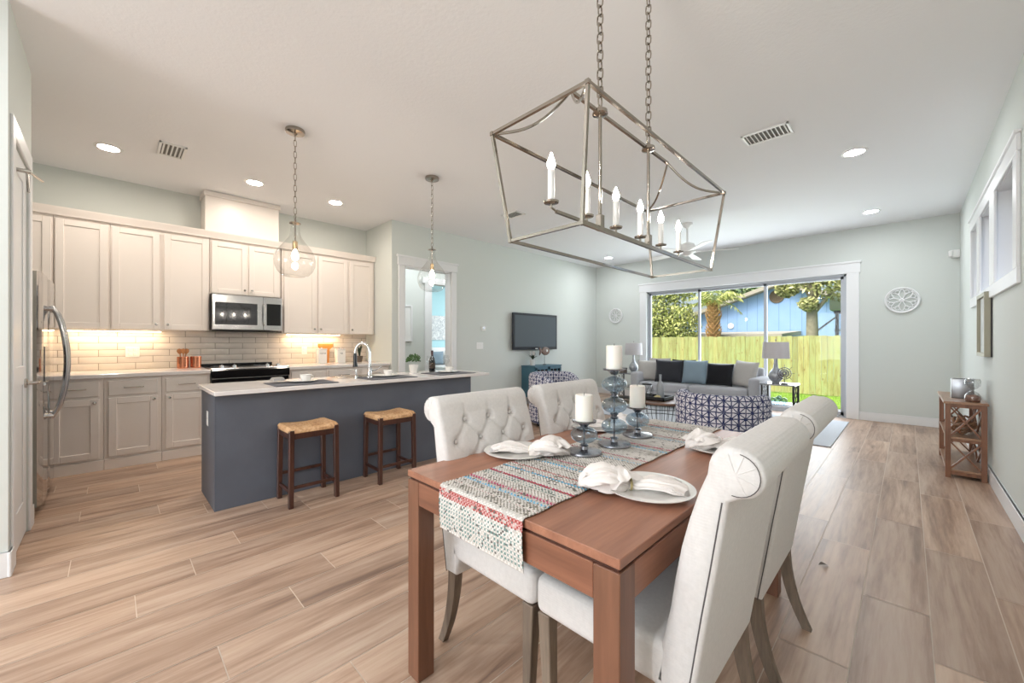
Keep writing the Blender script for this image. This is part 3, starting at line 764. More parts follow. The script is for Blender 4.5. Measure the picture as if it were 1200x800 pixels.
make_stool((-3.435, 1.835, 0), 'dark wood stool with woven rush seat farther along the island, nearer the dining chairs')

# ------------------------------------------------------------------ lamps on the ceiling
def chain(m, x, y, z0, z1, L=.034, w=.011, th=.0022):
    n = max(1, int(round((z1-z0)/(L*.8)))); st = (z1-z0)/n
    for i in range(n):
        cz = z0+st*(i+.5); pts = []
        hl = st*.5+th
        for j in range(14):
            a = 2*PI*j/14; u = math.cos(a)*w*.62; vv = math.sin(a)
            vz = (hl-w*.5)*(1 if vv > 0 else -1)+vv*w*.5 if abs(vv) > .2 else vv*hl*.9
            pts.append((x+(u if i % 2 else 0), y+(0 if i % 2 else u), cz+vz))
        m.tube(pts, th, 5, closed=True)
def pendant(y, label):
    x = -3.787
    r = thing('pendant_lamp', label, 'pendant lamp', (x, y, CZ), 'glass pendants over the island')
    MB().lathe((x, y, CZ), [(0, 0), (.075, 0), (.078, -.008), (.074, -.028), (.02, -.034), (.008, -.05), (0, -.05)], 28).build('canopy', M['bronze_nickel'], r)
    m = MB(); chain(m, x, y, 2.37, CZ-.045, .06, .018, .0026)
    ring = [(x+.02*math.cos(2*PI*j/20), y, 2.345+.02*math.sin(2*PI*j/20)) for j in range(20)]
    m.tube(ring, .0028, 6, closed=True); m.build('chain', M['bronze_nickel'], r)
    MB().lathe((x, y, 0), [(0, 2.325), (.008, 2.32), (.01, 2.295), (.044, 2.29), (.046, 2.282), (.014, 2.278), (.007, 2.27), (.007, 2.13), (0, 2.13)], 20).build('stem', M['bronze_nickel'], r)
    MB().lathe((x, y, 0), [(0, 2.135), (.02, 2.13), (.022, 2.06), (.016, 2.055), (0, 2.055)], 18).build('socket', M['brass'], r)
    pr_ = [(.034, 2.283), (.034, 2.25), (.037, 2.21), (.05, 2.165), (.085, 2.115), (.125, 2.065), (.152, 2.015), (.163, 1.965), (.158, 1.915), (.138, 1.868), (.11, 1.838), (.08, 1.824), (.04, 1.832), (0, 1.836)]
    MB().lathe((x, y, 0), pr_, 40).build('glass_globe', M['globe'], r, angle=80)
    MB().lathe((x, y, 0), [(0, 2.055), (.012, 2.05), (.022, 2.025), (.028, 2.0), (.024, 1.98), (.012, 1.968), (0, 1.966)], 20).build('bulb', M['bulb'], r)
pendant(1.128, 'clear glass globe pendant over the near end of the island')
pendant(2.537, 'clear glass globe pendant over the far end of the island, before the doorway')

def chandelier():
    cx, cy = -.9, 1.645
    r = thing('linear_chandelier', 'long polished nickel lantern chandelier with six candle bulbs over the dining table', 'chandelier', (cx, cy, CZ))
    zt, zb, zr = 2.037, 1.632, 2.195
    tw, tl, bw, bl = .214, .63, .162, .585
    T = [(cx+a*tw, cy+b*tl, zt) for a, b in ((1, -1), (-1, -1), (-1, 1), (1, 1))]
    B = [(cx+a*bw, cy+b*bl, zb) for a, b in ((1, -1), (-1, -1), (-1, 1), (1, 1))]
    m = MB()
    for i in range(4):
        m.bar(T[i], T[(i+1) % 4], .011); m.bar(B[i], B[(i+1) % 4], .011); m.bar(T[i], B[i], .011)
    for p in T+B: m.box(p[0]-.007, p[0]+.007, p[1]-.007, p[1]+.007, p[2]-.007, p[2]+.007)
    m.build('lantern_frame', M['bronze_nickel'], r)
    m = MB(); y0, y1 = cy-.425, cy+.425
    m.bar((cx, y0, zr), (cx, y1, zr), .012)
    m.build('ridge_bar', M['bronze_nickel'], r)
    for k, p in enumerate(T):
        s = -1 if p[1] < cy else 1; q = Vector((cx, cy+s*.425, zr)); P = Vector(p); pts = []
        for i in range(13):
            u = i/12; c = q.lerp(P, u); c.z -= .05*math.sin(PI*u)*(1.2-.4*u); pts.append(c)
        MB().tube(pts, .0055, 6).build('curved_arm', M['bronze_nickel'], r)
    for y in (1.42, 1.85):
        m = MB().cyl((cx, y, 1.715), (cx, y, zr), .0075, seg=12)
        m.lathe((cx, y, zr), [(0, .03), (.01, .025), (.012, .01), (.03, .008), (.032, -.006), (.01, -.012), (0, -.012)], 20)
        m.box(cx-.014, cx+.014, y-.014, y+.014, 1.71, 1.775, .003)
        m.build('hanging_rod', M['bronze_nickel'], r)
        m = MB(); chain(m, cx, y, zr+.03, CZ-.02, .046, .021, .0032)
        m.lathe((cx, y, CZ), [(0, 0), (.05, 0), (.05, -.02), (0, -.025)], 24)
        m.build('chain', M['bronze_nickel'], r)
    MB().bar((cx, 1.13, 1.722), (cx, 2.185, 1.722), .011, .011).build('candle_bar', M['bronze_nickel'], r)
    for i in range(6):
        y = 1.103+.2214*i
        m = MB().lathe((cx, y, 1.745), [(0, -.004), (.026, 0), (.028, .006), (.014, .006), (.013, .012), (0, .012)], 18)
        m.tube([(cx, y, 1.745), (cx, y, 1.73), (cx, y+(.03 if i == 0 else -.03 if i == 5 else 0), 1.722)], .0045, 6)
        c = m.build('candle_cup', M['bronze_nickel'], r)
        MB().cyl((cx, y, 1.755), (cx, y, 1.862), .0125, seg=16).build('candle_sleeve', M['plastic'], c)
        MB().lathe((cx, y, 1.862), [(0, 0), (.008, .002), (.0145, .018), (.014, .027), (.007, .047), (.002, .062), (0, .063)], 16).build('bulb', M['candle_bulb'], c)
chandelier()
cans = [(-5.39, -.02, 'recessed ceiling light nearest the refrigerator'), (-5.37, 1.17, 'recessed ceiling light in front of the duct cover'), (-5.37, 2.09, 'recessed ceiling light nearest the kitchen corner'),
        (-.37, 5.10, 'recessed ceiling light nearest the high windows'), (-.37, 7.58, 'recessed ceiling light nearest the far right corner'), (-4.65, 7.67, 'recessed ceiling light nearest the far left corner'),
        (-2.6, -1.2, 'added recessed fill light behind the viewpoint, left'), (-.4, -1.2, 'added recessed fill light behind the viewpoint, right'),  # unseen cans added behind the camera to brighten the room
        (-2.6, -3.6, 'added recessed fill light far behind the viewpoint, left'), (-.4, -3.6, 'added recessed fill light far behind the viewpoint, right'), (-6.2, 5.0, 'added recessed fill light in the hallway'), (-8.6, 5.6, 'added recessed fill light in the bedroom'), (-8.6, 7.6, 'second added recessed fill light in the bedroom'), (-6.2, 3.9, 'added recessed fill light in the hallway by the doorway')]  # more unseen cans, added to light the rear, hallway and bedroom
for x, y, lab in cans:
    r = thing('ceiling_light', lab, 'ceiling light', (x, y, CZ), 'recessed ceiling lights')
    MB().lathe((x, y, CZ), [(.075, -.004), (.078, -.007), (.1, -.004), (.102, 0), (.075, 0)], 32).build('trim_ring', M['plastic'], r)
    MB().lathe((x, y, CZ-.003), [(0, 0), (.076, 0)], 32).build('lens', M['can_warm' if x < -5 and y < 3 else 'can_fill' if y < -1 else 'can'], r)
def vent(x, y, lx, ly, lab, axis='x', dark=True):
    r = thing('ceiling_vent', lab, 'vent', (x, y, CZ), 'ceiling air vents')
    z0 = CZ-.012
    m = MB().box(x-lx/2, x+lx/2, y-ly/2, y-ly/2+.02, z0, CZ, .002).box(x-lx/2, x+lx/2, y+ly/2-.02, y+ly/2, z0, CZ, .002).box(x-lx/2, x-lx/2+.02, y-ly/2, y+ly/2, z0, CZ, .002).box(x+lx/2-.02, x+lx/2, y-ly/2, y+ly/2, z0, CZ, .002)
    m.build('frame', M['plastic'], r)
    m = MB()
    if axis == 'x':
        n = int((ly-.04)/.03)
        for i in range(n):
            c = y-ly/2+.02+(i+.5)*(ly-.04)/n; m.bar((x-lx/2+.015, c, CZ-.006), (x+lx/2-.015, c, CZ-.006), .014, .002, up=(0, .6, 1))
    else:
        n = int((lx-.04)/.03)
        for i in range(n):
            c = x-lx/2+.02+(i+.5)*(lx-.04)/n; m.bar((c, y-ly/2+.015, CZ-.006), (c, y+ly/2-.015, CZ-.006), .014, .002, up=(.6, 0, 1))
    m.build('louvre', M['plastic'], r)
    MB().box(x-lx/2+.01, x+lx/2-.01, y-ly/2+.01, y+ly/2-.01, CZ-.0015, CZ-.0005).build('duct_opening', pbr('duct_grey', srgb(120, 118, 112), .8), r)
vent(-5.03, .41, .34, .2, 'white slatted ceiling vent above the kitchen aisle', 'x')
vent(-.89, 4.11, .36, .24, 'white ceiling vent to the right of the chandelier', 'y')
vent(-4.05, 4.1, .3, .2, 'faint white ceiling vent seen through the chandelier frame', 'y')
# ceiling fan
fx, fy = -2.44, 6.33
r = thing('ceiling_fan', 'white five-blade ceiling fan over the seating area', 'ceiling fan', (fx, fy, CZ))
MB().lathe((fx, fy, CZ), [(0, 0), (.08, 0), (.075, -.03), (.03, -.07), (.014, -.075), (.014, -.3), (0, -.3)], 28).build('downrod', M['plastic'], r)
MB().lathe((fx, fy, 2.65), [(0, .16), (.05, .15), (.11, .12), (.13, .06), (.12, .0), (.07, -.03), (.05, -.05), (0, -.06)], 32).build('motor', M['plastic'], r)
for k in range(5):
    a = math.radians(26+72*k); d = Vector((math.cos(a), math.sin(a), 0)); s_ = Vector((-math.sin(a), math.cos(a), .2))
    m = MB(); c = Vector((fx, fy, 2.655))
    pts = [(.14, .05), (.66, .075), (.7, .05), (.7, -.05), (.66, -.075), (.14, -.05)]
    top = [m.bm.verts.new(c+d*p[0]+s_*p[1]+Vector((0, 0, .004))) for p in pts]; bot = [m.bm.verts.new(c+d*p[0]+s_*p[1]-Vector((0, 0, .004))) for p in pts]
    m.bm.faces.new(top); m.bm.faces.new(bot[::-1])
    for i in range(6): m.bm.faces.new((top[i], bot[i], bot[(i+1) % 6], top[(i+1) % 6]))
    m.bar(c+d*.08, c+d*.2, .03, .008); m.build('blade', M['plastic'], r)

# ------------------------------------------------------------------ walls: television and art
tv = thing('television', 'flat black-framed television mounted on the wall above the teal cabinet', 'television', (-5.45, 6.18, 1.46))
MB().box(XL+.002, -5.47, 5.9, 6.45, 1.3, 1.65).build('wall_bracket', M['black_matte'], tv)
MB().box(-5.475, -5.435, 5.5, 6.86, 1.10, 1.835, .006, 2).build('casing', M['bezel'], tv)
MB().box(-5.436, -5.432, 5.545, 6.815, 1.16, 1.79).build('screen', M['screen'], tv)
MB().box(-5.434, -5.43, 6.14, 6.22, 1.115, 1.13, .001).build('badge', M['plastic'], tv)
r = thing('thermostat', 'small white wall thermostat above the light switch plate', 'thermostat', (XL, 4.8, 1.5))
MB().box(XL, XL+.022, 4.75, 4.85, 1.46, 1.545, .006, 2).build('housing', M['plastic'], r)
MB().box(XL+.021, XL+.024, 4.775, 4.825, 1.495, 1.53, .001).build('display', M['pewter'], r)

def medallion(x, z, rad, label):
    r = thing('wall_medallion', label, 'wall art', (x, YB, z), 'carved white medallions')
    m = MB(); y0, y1 = YB-.032, YB-.008
    def ring(cx, cz, a, w, t0=0, t1=2*PI, seg=40, closed=True):
        pts = [(cx+a*math.cos(t0+(t1-t0)*i/seg), (y0+y1)/2, cz+a*math.sin(t0+(t1-t0)*i/seg)) for i in range(seg if closed else seg+1)]
        m.tube(pts, w, 6, closed=closed)
    ring(x, z, rad-.012, .013); ring(x, z, rad*.86, .006)
    for k in range(8):
        a = 2*PI*k/8; c, s = math.cos(a), math.sin(a)
        # petals: two arcs between hub and rim
        for sg in (-1, 1):
            pts = []
            for i in range(9):
                u = i/8; rr = rad*(.06+.8*u); o = sg*.16*rad*math.sin(PI*u)
                pts.append((x+rr*c-o*s, (y0+y1)/2, z+rr*s+o*c))
            m.tube(pts, .0065, 6)
        a2 = a+PI/8; ring(x+rad*.66*math.cos(a2), z+rad*.66*math.sin(a2), rad*.13, .006, seg=14)
    m.lathe((x, y0, z), [(0, 0), (.02, 0), (.024, .01), (.02, .024), (0, .024)], 20, 'y')
    m.build('fretwork', M['trim'], r)
    MB().cyl((x, YB-.01, z), (x, YB, z), .03, seg=16).build('mount', M['trim'], r)
medallion(-.065, 1.895, .2, 'round white carved medallion on the back wall right of the sliding door')
medallion(-4.97, 1.885, .18, 'round white carved medallion on the back wall left of the sliding door')
solo(MB().box(.43, XR, YB-.07, YB, 2.46, 2.57, .012, 2).box(.41, .45, YB-.1, YB-.05, 2.47, 2.56, .01, 2), 'motion_sensor', M['plastic'], 'small white motion sensor high in the right back corner', 'sensor', (.48, YB, 2.5))
r = thing('picture_frame', 'deep champagne framed picture on the right wall beneath the high windows', 'picture', (XR, 5.72, 1.41))
m = MB()
for a in ((5.45, 5.485, 1.12, 1.70), (5.965, 6.0, 1.12, 1.70), (5.485, 5.965, 1.12, 1.155), (5.485, 5.965, 1.665, 1.70)):
    m.box(.478, XR, *a, .002)
m.build('frame', pbr('champagne_frame', srgb(150, 146, 128), .45, .4), r)
MB().box(.50, XR-.002, 5.485, 5.965, 1.155, 1.665).build('print', pbr('pale_print', srgb(178, 180, 176), .5, var=.2, vscale=9), r)
MB().box(XR-.01, XR-.001, 5.435, 5.452, 1.12, 1.70).build('backing', M['iron'], r)

# ------------------------------------------------------------------ hallway and bedroom things
r = thing('picture_frame', 'narrow white framed picture on the hallway wall', 'picture', (-6.9, 3.97, 1.6))
m = MB()
for a in ((3.78, 3.81, 1.27, 1.97), (4.12, 4.15, 1.27, 1.97), (3.81, 4.12, 1.27, 1.3), (3.81, 4.12, 1.94, 1.97)): m.box(-6.9, -6.87, *a, .002)
m.build('frame', M['trim'], r); MB().box(-6.898, -6.885, 3.81, 4.12, 1.3, 1.94).build('print', M['plastic'], r)
def m_map():
    t = NT('blossom_print'); v = t.coord('Object'); n = t.noise(v, 6, 4, .6, 2.5)
    t.lk(t.ramp(n, [(.42, srgb(214, 216, 214)), (.48, srgb(130, 140, 150)), (.52, srgb(220, 222, 220))]), t.b.inputs['Base Color']); return t.m
solo(MB().box(-10.2, -10.16, 6.8, 7.5, 1.32, 2.06, .004), 'canvas_art', m_map(), 'grey and white canvas on the blue bedroom wall beyond the doorway', 'picture', (-10.18, 7.15, 1.32))
r = thing('bed', 'white upholstered bed seen through the doorway', 'bed', (-9.3, 7.1, 0))
MB().box(-10.18, -10.05, 6.3, 7.95, 0, 1.1, .03, 3).build('headboard', M['plastic'], r)
MB().box(-10.05, -8.1, 6.35, 7.9, .12, .58, .06, 3).build('mattress', M['napkin'], r)
MB().box(-10.04, -8.15, 6.4, 7.85, 0, .13).build('bed_base', M['pillow_grey'], r)

def cushion(m, c, w, h, t, rz=0, tilt=0, roll=0, puff=.5, n=14):
    """square pillow standing in local XZ, thickness along Y; c is the bottom centre"""
    M4 = Matrix.Translation(Vector(c)) @ Matrix.Rotation(rz, 4, 'Z') @ Matrix.Rotation(tilt, 4, 'X') @ Matrix.Rotation(roll, 4, 'Y')
    for s in (-1, 1):
        def fn(u, v):
            a, b = 2*u-1, 2*v-1
            ea, eb = 1-.07*(1-abs(b)**2.0)*0, 1
            px = a*w/2*(1-.06*(1-b*b)); pz = b*h/2*(1-.06*(1-a*a))
            th = t/2*((1-a**4)*(1-b**4))**puff
            th *= 1+.06*math.sin(5*a+c[0]*7)*math.cos(4*b)
            return M4 @ Vector((px, s*th, pz+h/2))
        m.grid(n, n, fn)
    bmesh.ops.remove_doubles(m.bm, verts=m.bm.verts[:], dist=.0008)
for y, lab in ((6.75, 'blue pillow on the bed beyond the doorway, left'), (7.3, 'blue pillow on the bed beyond the doorway, right')):
    m = MB(); cushion(m, (-9.85, y, .585), .5, .4, .16, PI/2, 0)
    solo(m, 'bed_pillow', M['pillow_blue'], lab, 'pillow', (-9.85, y, .585), angle=80)

# ------------------------------------------------------------------ media cabinet
x0, x1, y0, y1 = -5.5, -5.135, 5.8, 6.62
r = thing('media_cabinet', 'teal cabinet with glazed doors below the television', 'cabinet', (-5.32, 6.2, 0))
MB().box(x0, x1, y0, y1, .16, .765, .003).box(x0-.0, x1+.012, y0-.012, y1+.012, .765, .788, .004).build('carcass', M['teal'], r)
for x in (x0+.02, x1-.02):
    for y in (y0+.02, y1-.02): MB().bar((x, y, 0), (x, y, .17), .028, .028, w1=.036, h1=.036).build('leg', M['teal'], r)
for a, b in ((y0+.015, y0+.4), (y0+.42, y1-.015)):
    m = MB().box(x1, x1+.015, a, a+.035, .19, .75).box(x1, x1+.015, b-.035, b, .19, .75).box(x1, x1+.015, a, b, .19, .225).box(x1, x1+.015, a, b, .715, .75)
    for k in (1, 2):
        c = a+(b-a)*k/3; m.box(x1, x1+.013, c-.008, c+.008, .22, .72)
    m.box(x1, x1+.013, a, b, .46, .475)
    d = m.build('door', M['teal'], r); MB().box(x1+.001, x1+.005, a+.03, b-.03, .22, .72).build('pane', M['black'], d)
r = thing('potted_plant', 'small flowering plant in a white pot on the teal cabinet', 'plant', (-5.38, 5.98, .788))
MB().lathe((-5.36, 5.98, .788), [(0, 0), (.05, 0), (.06, .11), (.065, .12), (.055, .12), (.05, .1), (0, .1)], 22).build('pot', M['ceramic'], r)
m = MB()
for i in range(9): blade(m, (-5.36, 5.98, .89), i*2.4, R.uniform(.1, .17), .035, R.uniform(.6, 1))
m.build('foliage', M['leaf_dark'], r)
m = MB()
for i in range(12):
    a = i*2.1; p = (-5.36+.045*math.cos(a), 5.98+.045*math.sin(a), 1.0+.02*(i % 4))
    m.lathe(p, [(0, -.012), (.012, -.004), (.014, .004), (0, .012)], 8)
m.build('blossom', M['napkin'], r)
r = thing('fish_sculpture', 'brown carved fish on a rod stand on the teal cabinet', 'sculpture', (-5.3, 6.3, .788))
fy = 6.28; m = MB(); body = []
for i in range(24):
    a = 2*PI*i/24; body.append((fy+.03+.12*math.cos(a), 1.07+.085*math.sin(a)))
m.prism(body, -5.315, -5.29, 'x', .004)
m.prism([(fy-.07, 1.07), (fy-.16, 1.155), (fy-.145, 1.07), (fy-.16, .985)], -5.313, -5.292, 'x', .003)
m.build('fish', M['brown_top'], r)
MB().lathe((-5.289, fy+.06, 1.08), [(0, .008), (.022, .008), (.024, 0)], 18, 'x').build('eye', M['plastic'], r)
MB().cyl((-5.302, fy, .79), (-5.302, fy, .99), .004, seg=8).lathe((-5.302, fy, .788), [(0, 0), (.04, 0), (.04, .012), (0, .015)], 20).build('stand', M['iron'], r)

# ------------------------------------------------------------------ seating area
RUG = .012
solo(MB().box(-4.0, -.65, 6.02, 8.1, .001, RUG, .004), 'area_rug', M['rug'], 'pale blue-grey area rug in front of the sliding door', 'rug', (-2.4, 7, 0))
def sofa():
    x0, x1, yf, yb = -3.97, -1.70, 7.36, 8.2
    r = thing('sofa', 'long light grey upholstered sofa in front of the sliding door', 'sofa', ((x0+x1)/2, 7.8, RUG))
    MB().box(x0+.02, x1-.02, yf+.04, yb-.02, .1, .32, .02, 2).build('base', M['sofa'], r)
    for i, c in enumerate(((x0, x0+.17), (x1-.17, x1))):
        MB().box(c[0], c[1], yf, yb-.03, .09, .66, .05, 4).build('arm', M['sofa'], r)
    w = (x1-x0-.34)/2
    for i in range(2):
        a = x0+.17+w*i
        MB().box(a+.004, a+w-.004, yf-.01, yb-.25, .31, .475, .05, 4).build('seat_cushion', M['sofa'], r)
        MB().prism([(yb-.34, .46), (yb-.26, .83), (yb-.2, .86), (yb-.12, .83), (yb-.1, .46)], a+.006, a+w-.006, 'x', .03).build('back_cushion', M['sofa'], r)
    MB().box(x0+.1, x1-.1, yb-.14, yb, .1, .8, .04, 3).build('back_frame', M['sofa'], r)
    for x in (x0+.08, x1-.08):
        for y in (yf+.08, yb-.08): MB().cyl((x, y, RUG), (x, y, .1), .02, .028, 14).build('leg', M['leg_grey'], r)
sofa()
def throw(x, y, w, h, t, mat, label, rz=0, tilt=-.22, z=.478, roll=0):
    m = MB(); cushion(m, (x, y, z), w, h, t, rz, tilt, roll)
    solo(m, 'throw_pillow', mat, label, 'pillow', (x, y, z), 'pillows on the sofa', angle=80)
throw(-3.72, 7.68, .44, .42, .14, M['pillow_grey'], 'striped pale grey pillow at the left end of the sofa', rz=.5)
throw(-3.58, 7.83, .44, .46, .1, M['pillow_grey'], 'pale grey pillow tucked behind the large charcoal pillow', rz=.1, tilt=-.1)
throw(-3.10, 7.83, .46, .44, .1, M['pillow_black'], 'black pillow half hidden behind the charcoal and blue pillows', tilt=-.1)
throw(-3.28, 7.58, .54, .44, .15, M['pillow_char'], 'large charcoal pillow on the left half of the sofa', rz=.12)
throw(-2.82, 7.60, .46, .45, .15, M['pillow_blue'], 'slate blue pillow in the middle of the sofa', rz=-.05)
throw(-2.40, 7.64, .46, .40, .14, M['pillow_black'], 'black pillow on the right half of the sofa', rz=-.08)
throw(-2.03, 7.66, .46, .46, .15, M['pillow_grey'], 'striped pale grey pillow at the right end of the sofa', rz=-.45, roll=.06)

def m_shibori():
    t = NT('shibori_print'); uv = t.new('ShaderNodeUVMap'); s = t.new('ShaderNodeSeparateXYZ'); t.lk(uv.outputs[0], s.inputs[0])
    n = t.new('ShaderNodeTexNoise'); n.inputs['Scale'].default_value = 30; t.lk(uv.outputs[0], n.inputs['Vector'])
    wob = t.math('MULTIPLY', t.math('SUBTRACT', n.outputs[0], .5), .12)
    u = t.math('FRACT', t.math('ADD', t.math('MULTIPLY', s.outputs[0], 1/.115), wob)); v = t.math('FRACT', t.math('ADD', t.math('MULTIPLY', s.outputs[1], 1/.10), wob))
    du = t.math('ABSOLUTE', t.math('SUBTRACT', u, .5)); dv = t.math('ABSOLUTE', t.math('SUBTRACT', v, .5))
    def line(d, w): return t.math('LESS_THAN', d, w)
    ed = line(t.math('SUBTRACT', .5, du), .075); eh = line(t.math('SUBTRACT', .5, dv), .05)
    dg = line(t.math('ABSOLUTE', t.math('SUBTRACT', du, dv)), .055); ch = line(dv, .05); cv = line(du, .045)
    st = line(t.math('ADD', du, dv), .19)
    f = ed
    for k in (eh, dg, ch, cv, st): f = t.math('MAXIMUM', f, k)
    f = t.math('MULTIPLY', f, t.math('ADD', .55, t.math('MULTIPLY', n.outputs[0], .8)))
    t.lk(t.mix(f, srgb(214, 214, 222), srgb(34, 44, 92)), t.b.inputs['Base Color']); t.b.inputs['Roughness'].default_value = .9
    return t.m
M['shibori'] = m_shibori()
def barrel(loc, rz, label):
    r = thing('barrel_chair', label, 'armchair', loc, 'patterned barrel armchairs')
    cx, cy, cz = loc
    m = MB(); n = 60; rings = []
    A0 = math.radians(-55); A1 = math.radians(235)   # front opening faces +Y locally
    us = []
    th = .1; ro = .40
    for i in range(n+1):
        u = i/n; a = A1+(A0+2*PI-A1)*0+(A0-A1)*u if False else math.radians(125)+math.radians(290)*u
        ab = abs(u-.5)*2
        top = .60+.19*(1-max(0, (ab-.6)/.4)**1.5) if ab > .6 else .79
        prof = [(ro-.03, .06), (ro, .1), (ro, top-.05), (ro-.02, top-.01), (ro-.05, top), (ro-.08, top-.01), (ro-th, top-.05), (ro-th, .3), (ro-th, .06)]
        rings.append([m.bm.verts.new((cx+p*math.cos(a), cy+p*math.sin(a), cz+z)) for p, z in prof])
    uvl = m.bm.loops.layers.uv.new('UVMap')
    def face(vs, uvs):
        f = m.bm.faces.new(vs)
        for l, q in zip(f.loops, uvs): l[uvl].uv = q
    k = len(rings[0]); hs = [0]
    for j in range(k-1): hs.append(hs[-1]+(rings[30][j+1].co-rings[30][j].co).length)
    for i in range(n):
        for j in range(k-1):
            ua, ub = ro*math.radians(290)*i/n, ro*math.radians(290)*(i+1)/n
            face((rings[i][j], rings[i+1][j], rings[i+1][j+1], rings[i][j+1]), ((ua, hs[j]), (ub, hs[j]), (ub, hs[j+1]), (ua, hs[j+1])))
    for g in (rings[0], rings[-1]):
        face(g, [(v.co.x-cx, v.co.z) for v in g])
    m.build('barrel_back', M['shibori'], r, recalc=True)
    m = MB(); m.lathe((cx, cy+.0, cz), [(0, .46), (.25, .462), (.3, .445), (.315, .41), (.315, .34), (.3, .32), (0, .32)], 40)
    m.build('seat_cushion', M['pillow_grey'], r)
    MB().lathe((cx, cy, cz), [(0, .33), (.32, .33), (.38, .3), (.4, .1), (.38, .07), (0, .07)], 40).build('seat_base', M['shibori'], r)
    MB().lathe((cx, cy, cz), [(0, .07), (.26, .07), (.28, .02), (.28, 0), (0, 0)], 32).build('swivel_base', M['black_matte'], r)
    r.rotation_euler = (0, 0, rz); return r
barrel((-1.25, 4.06, 0), 0, 'blue and white patterned barrel armchair facing the sofa, its back to the dining table')
barrel((-3.80, 4.75, 0), -PI/2, 'patterned barrel armchair in front of the teal cabinet, facing the coffee table')

# coffee table with wire basket base
cx, cy = -2.45, 5.42
ct = thing('coffee_table', 'round wood-topped coffee table on a dark wire basket base', 'coffee table', (cx, cy, 0))
MB().lathe((cx, cy, .425), [(0, 0), (.41, 0), (.42, .008), (.42, .02), (.41, .028), (0, .028)], 56).build('tabletop', M['brown_top'], ct)
m = MB(); n = 34
for z, rr in ((.42, .385), (.36, .375), (.2, .33), (.02, .27)):
    m.tube([(cx+rr*math.cos(2*PI*i/48), cy+rr*math.sin(2*PI*i/48), z) for i in range(48)], .005, 6, closed=True)
for i in range(n):
    a = 2*PI*i/n; c, s = math.cos(a), math.sin(a)
    m.tube([(cx+rr*c, cy+rr*s, z) for z, rr in ((.42, .385), (.3, .36), (.15, .31), (.02, .27))], .0035, 5)
m.build('wire_basket', M['iron'], ct)
Z0 = .4535
tx, ty = -2.55, 5.38
r = solo(MB().box(tx-.23, tx+.23, ty-.16, ty+.16, Z0, Z0+.012).box(tx-.23, tx+.23, ty-.16, ty-.145, Z0, Z0+.05).box(tx-.23, tx+.23, ty+.145, ty+.16, Z0, Z0+.05).box(tx-.23, tx-.215, ty-.16, ty+.16, Z0, Z0+.05).box(tx+.215, tx+.23, ty-.16, ty+.16, Z0, Z0+.05), 'serving_tray', M['iron'], 'dark rectangular tray on the coffee table', 'tray', (tx, ty, Z0))
Z1 = Z0+.0125
r = thing('candle_lantern', 'lidded glass jar lantern on the dark tray', 'lantern', (-2.6, 5.32, Z1))
MB().lathe((-2.6, 5.30, Z1), [(0, 0), (.07, 0), (.078, .02), (.078, .16), (.06, .185), (.06, .195)], 28).build('jar', M['smoked'], r)
MB().lathe((-2.6, 5.30, Z1+.19), [(0, .03), (.02, .028), (.062, .02), (.066, .008), (.066, 0), (0, 0)], 28).build('lid', M['iron'], r)
m = MB()
for k in range(8):
    a = k*PI/4; m.tube([(-2.6+.08*math.cos(a+u*.7), 5.30+.08*math.sin(a+u*.7), Z1+.17*u) for u in (0, .25, .5, .75, 1)], .002, 4)
    m.tube([(-2.6+.08*math.cos(a-u*.7), 5.30+.08*math.sin(a-u*.7), Z1+.17*u) for u in (0, .25, .5, .75, 1)], .002, 4)
m.build('wire_wrap', M['iron'], r)
solo(MB().lathe((-2.46, 5.42, Z1), [(0, 0), (.046, 0), (.05, .01), (.05, .16), (.042, .2), (.02, .235), (.016, .25), (.016, .325), (.02, .33), (.013, .335), (0, .335)], 28), 'bottle_vase', M['grey_ceramic'], 'tall grey bottle vase on the dark tray', 'vase', (-2.46, 5.42, Z1))
m = MB()
for i in range(16):
    a = i*2.4; rr = .028*math.sqrt(i/16)*1.3; m.lathe((-2.45+rr*math.cos(a), 5.31+rr*math.sin(a), Z1+.022+.018*(1-i/16)), [(0, -.02), (.014, -.012), (.018, 0), (.014, .012), (0, .02)], 8)
solo(m, 'coral_ornament', M['gold'], 'small gilt coral ornament at the foot of the bottle vase', 'ornament', (-2.45, 5.31, Z1))

def side_table(x0, x1, y0, y1, H, label, zf=0):
    r = thing('side_table', label, 'side table', ((x0+x1)/2, (y0+y1)/2, 0), 'lattice-sided end tables by the sofa')
    MB().box(x0-.01, x1+.01, y0-.01, y1+.01, H-.022, H, .003).build('tabletop', pbr('smoked_mirror_top', srgb(150, 152, 156), .1, .5), r)
    for x in (x0+.012, x1-.012):
        for y in (y0+.012, y1-.012): MB().box(x-.012, x+.012, y-.012, y+.012, zf, H-.022, .002).build('leg', M['iron'], r)
    for z in (.07, .315): MB().box(x0+.005, x1-.005, y0+.005, y1-.005, z, z+.014, .002).build('shelf', M['iron'] if z < .1 else M['pewter'], r)
    m = MB()
    for x in (x0+.012, x1-.012):
        for za, zb in ((.08, .32), (.33, H-.03)):
            nn = 3
            for k in range(nn):
                a, b = y0+.02+(y1-y0-.04)*k/nn, y0+.02+(y1-y0-.04)*(k+1)/nn
                m.bar((x, a, za), (x, b, (za+zb)/2), .007); m.bar((x, b, za), (x, a, (za+zb)/2), .007)
                m.bar((x, a, (za+zb)/2), (x, b, zb), .007); m.bar((x, b, (za+zb)/2), (x, a, zb), .007)
    m.build('lattice_side', M['iron'], r)
side_table(-1.585, -1.165, 6.95, 7.34, .63, 'dark metal lattice end table at the right end of the sofa', RUG)
side_table(-4.45, -4.02, 7.55, 7.97, .61, 'dark metal lattice end table at the left end of the sofa')
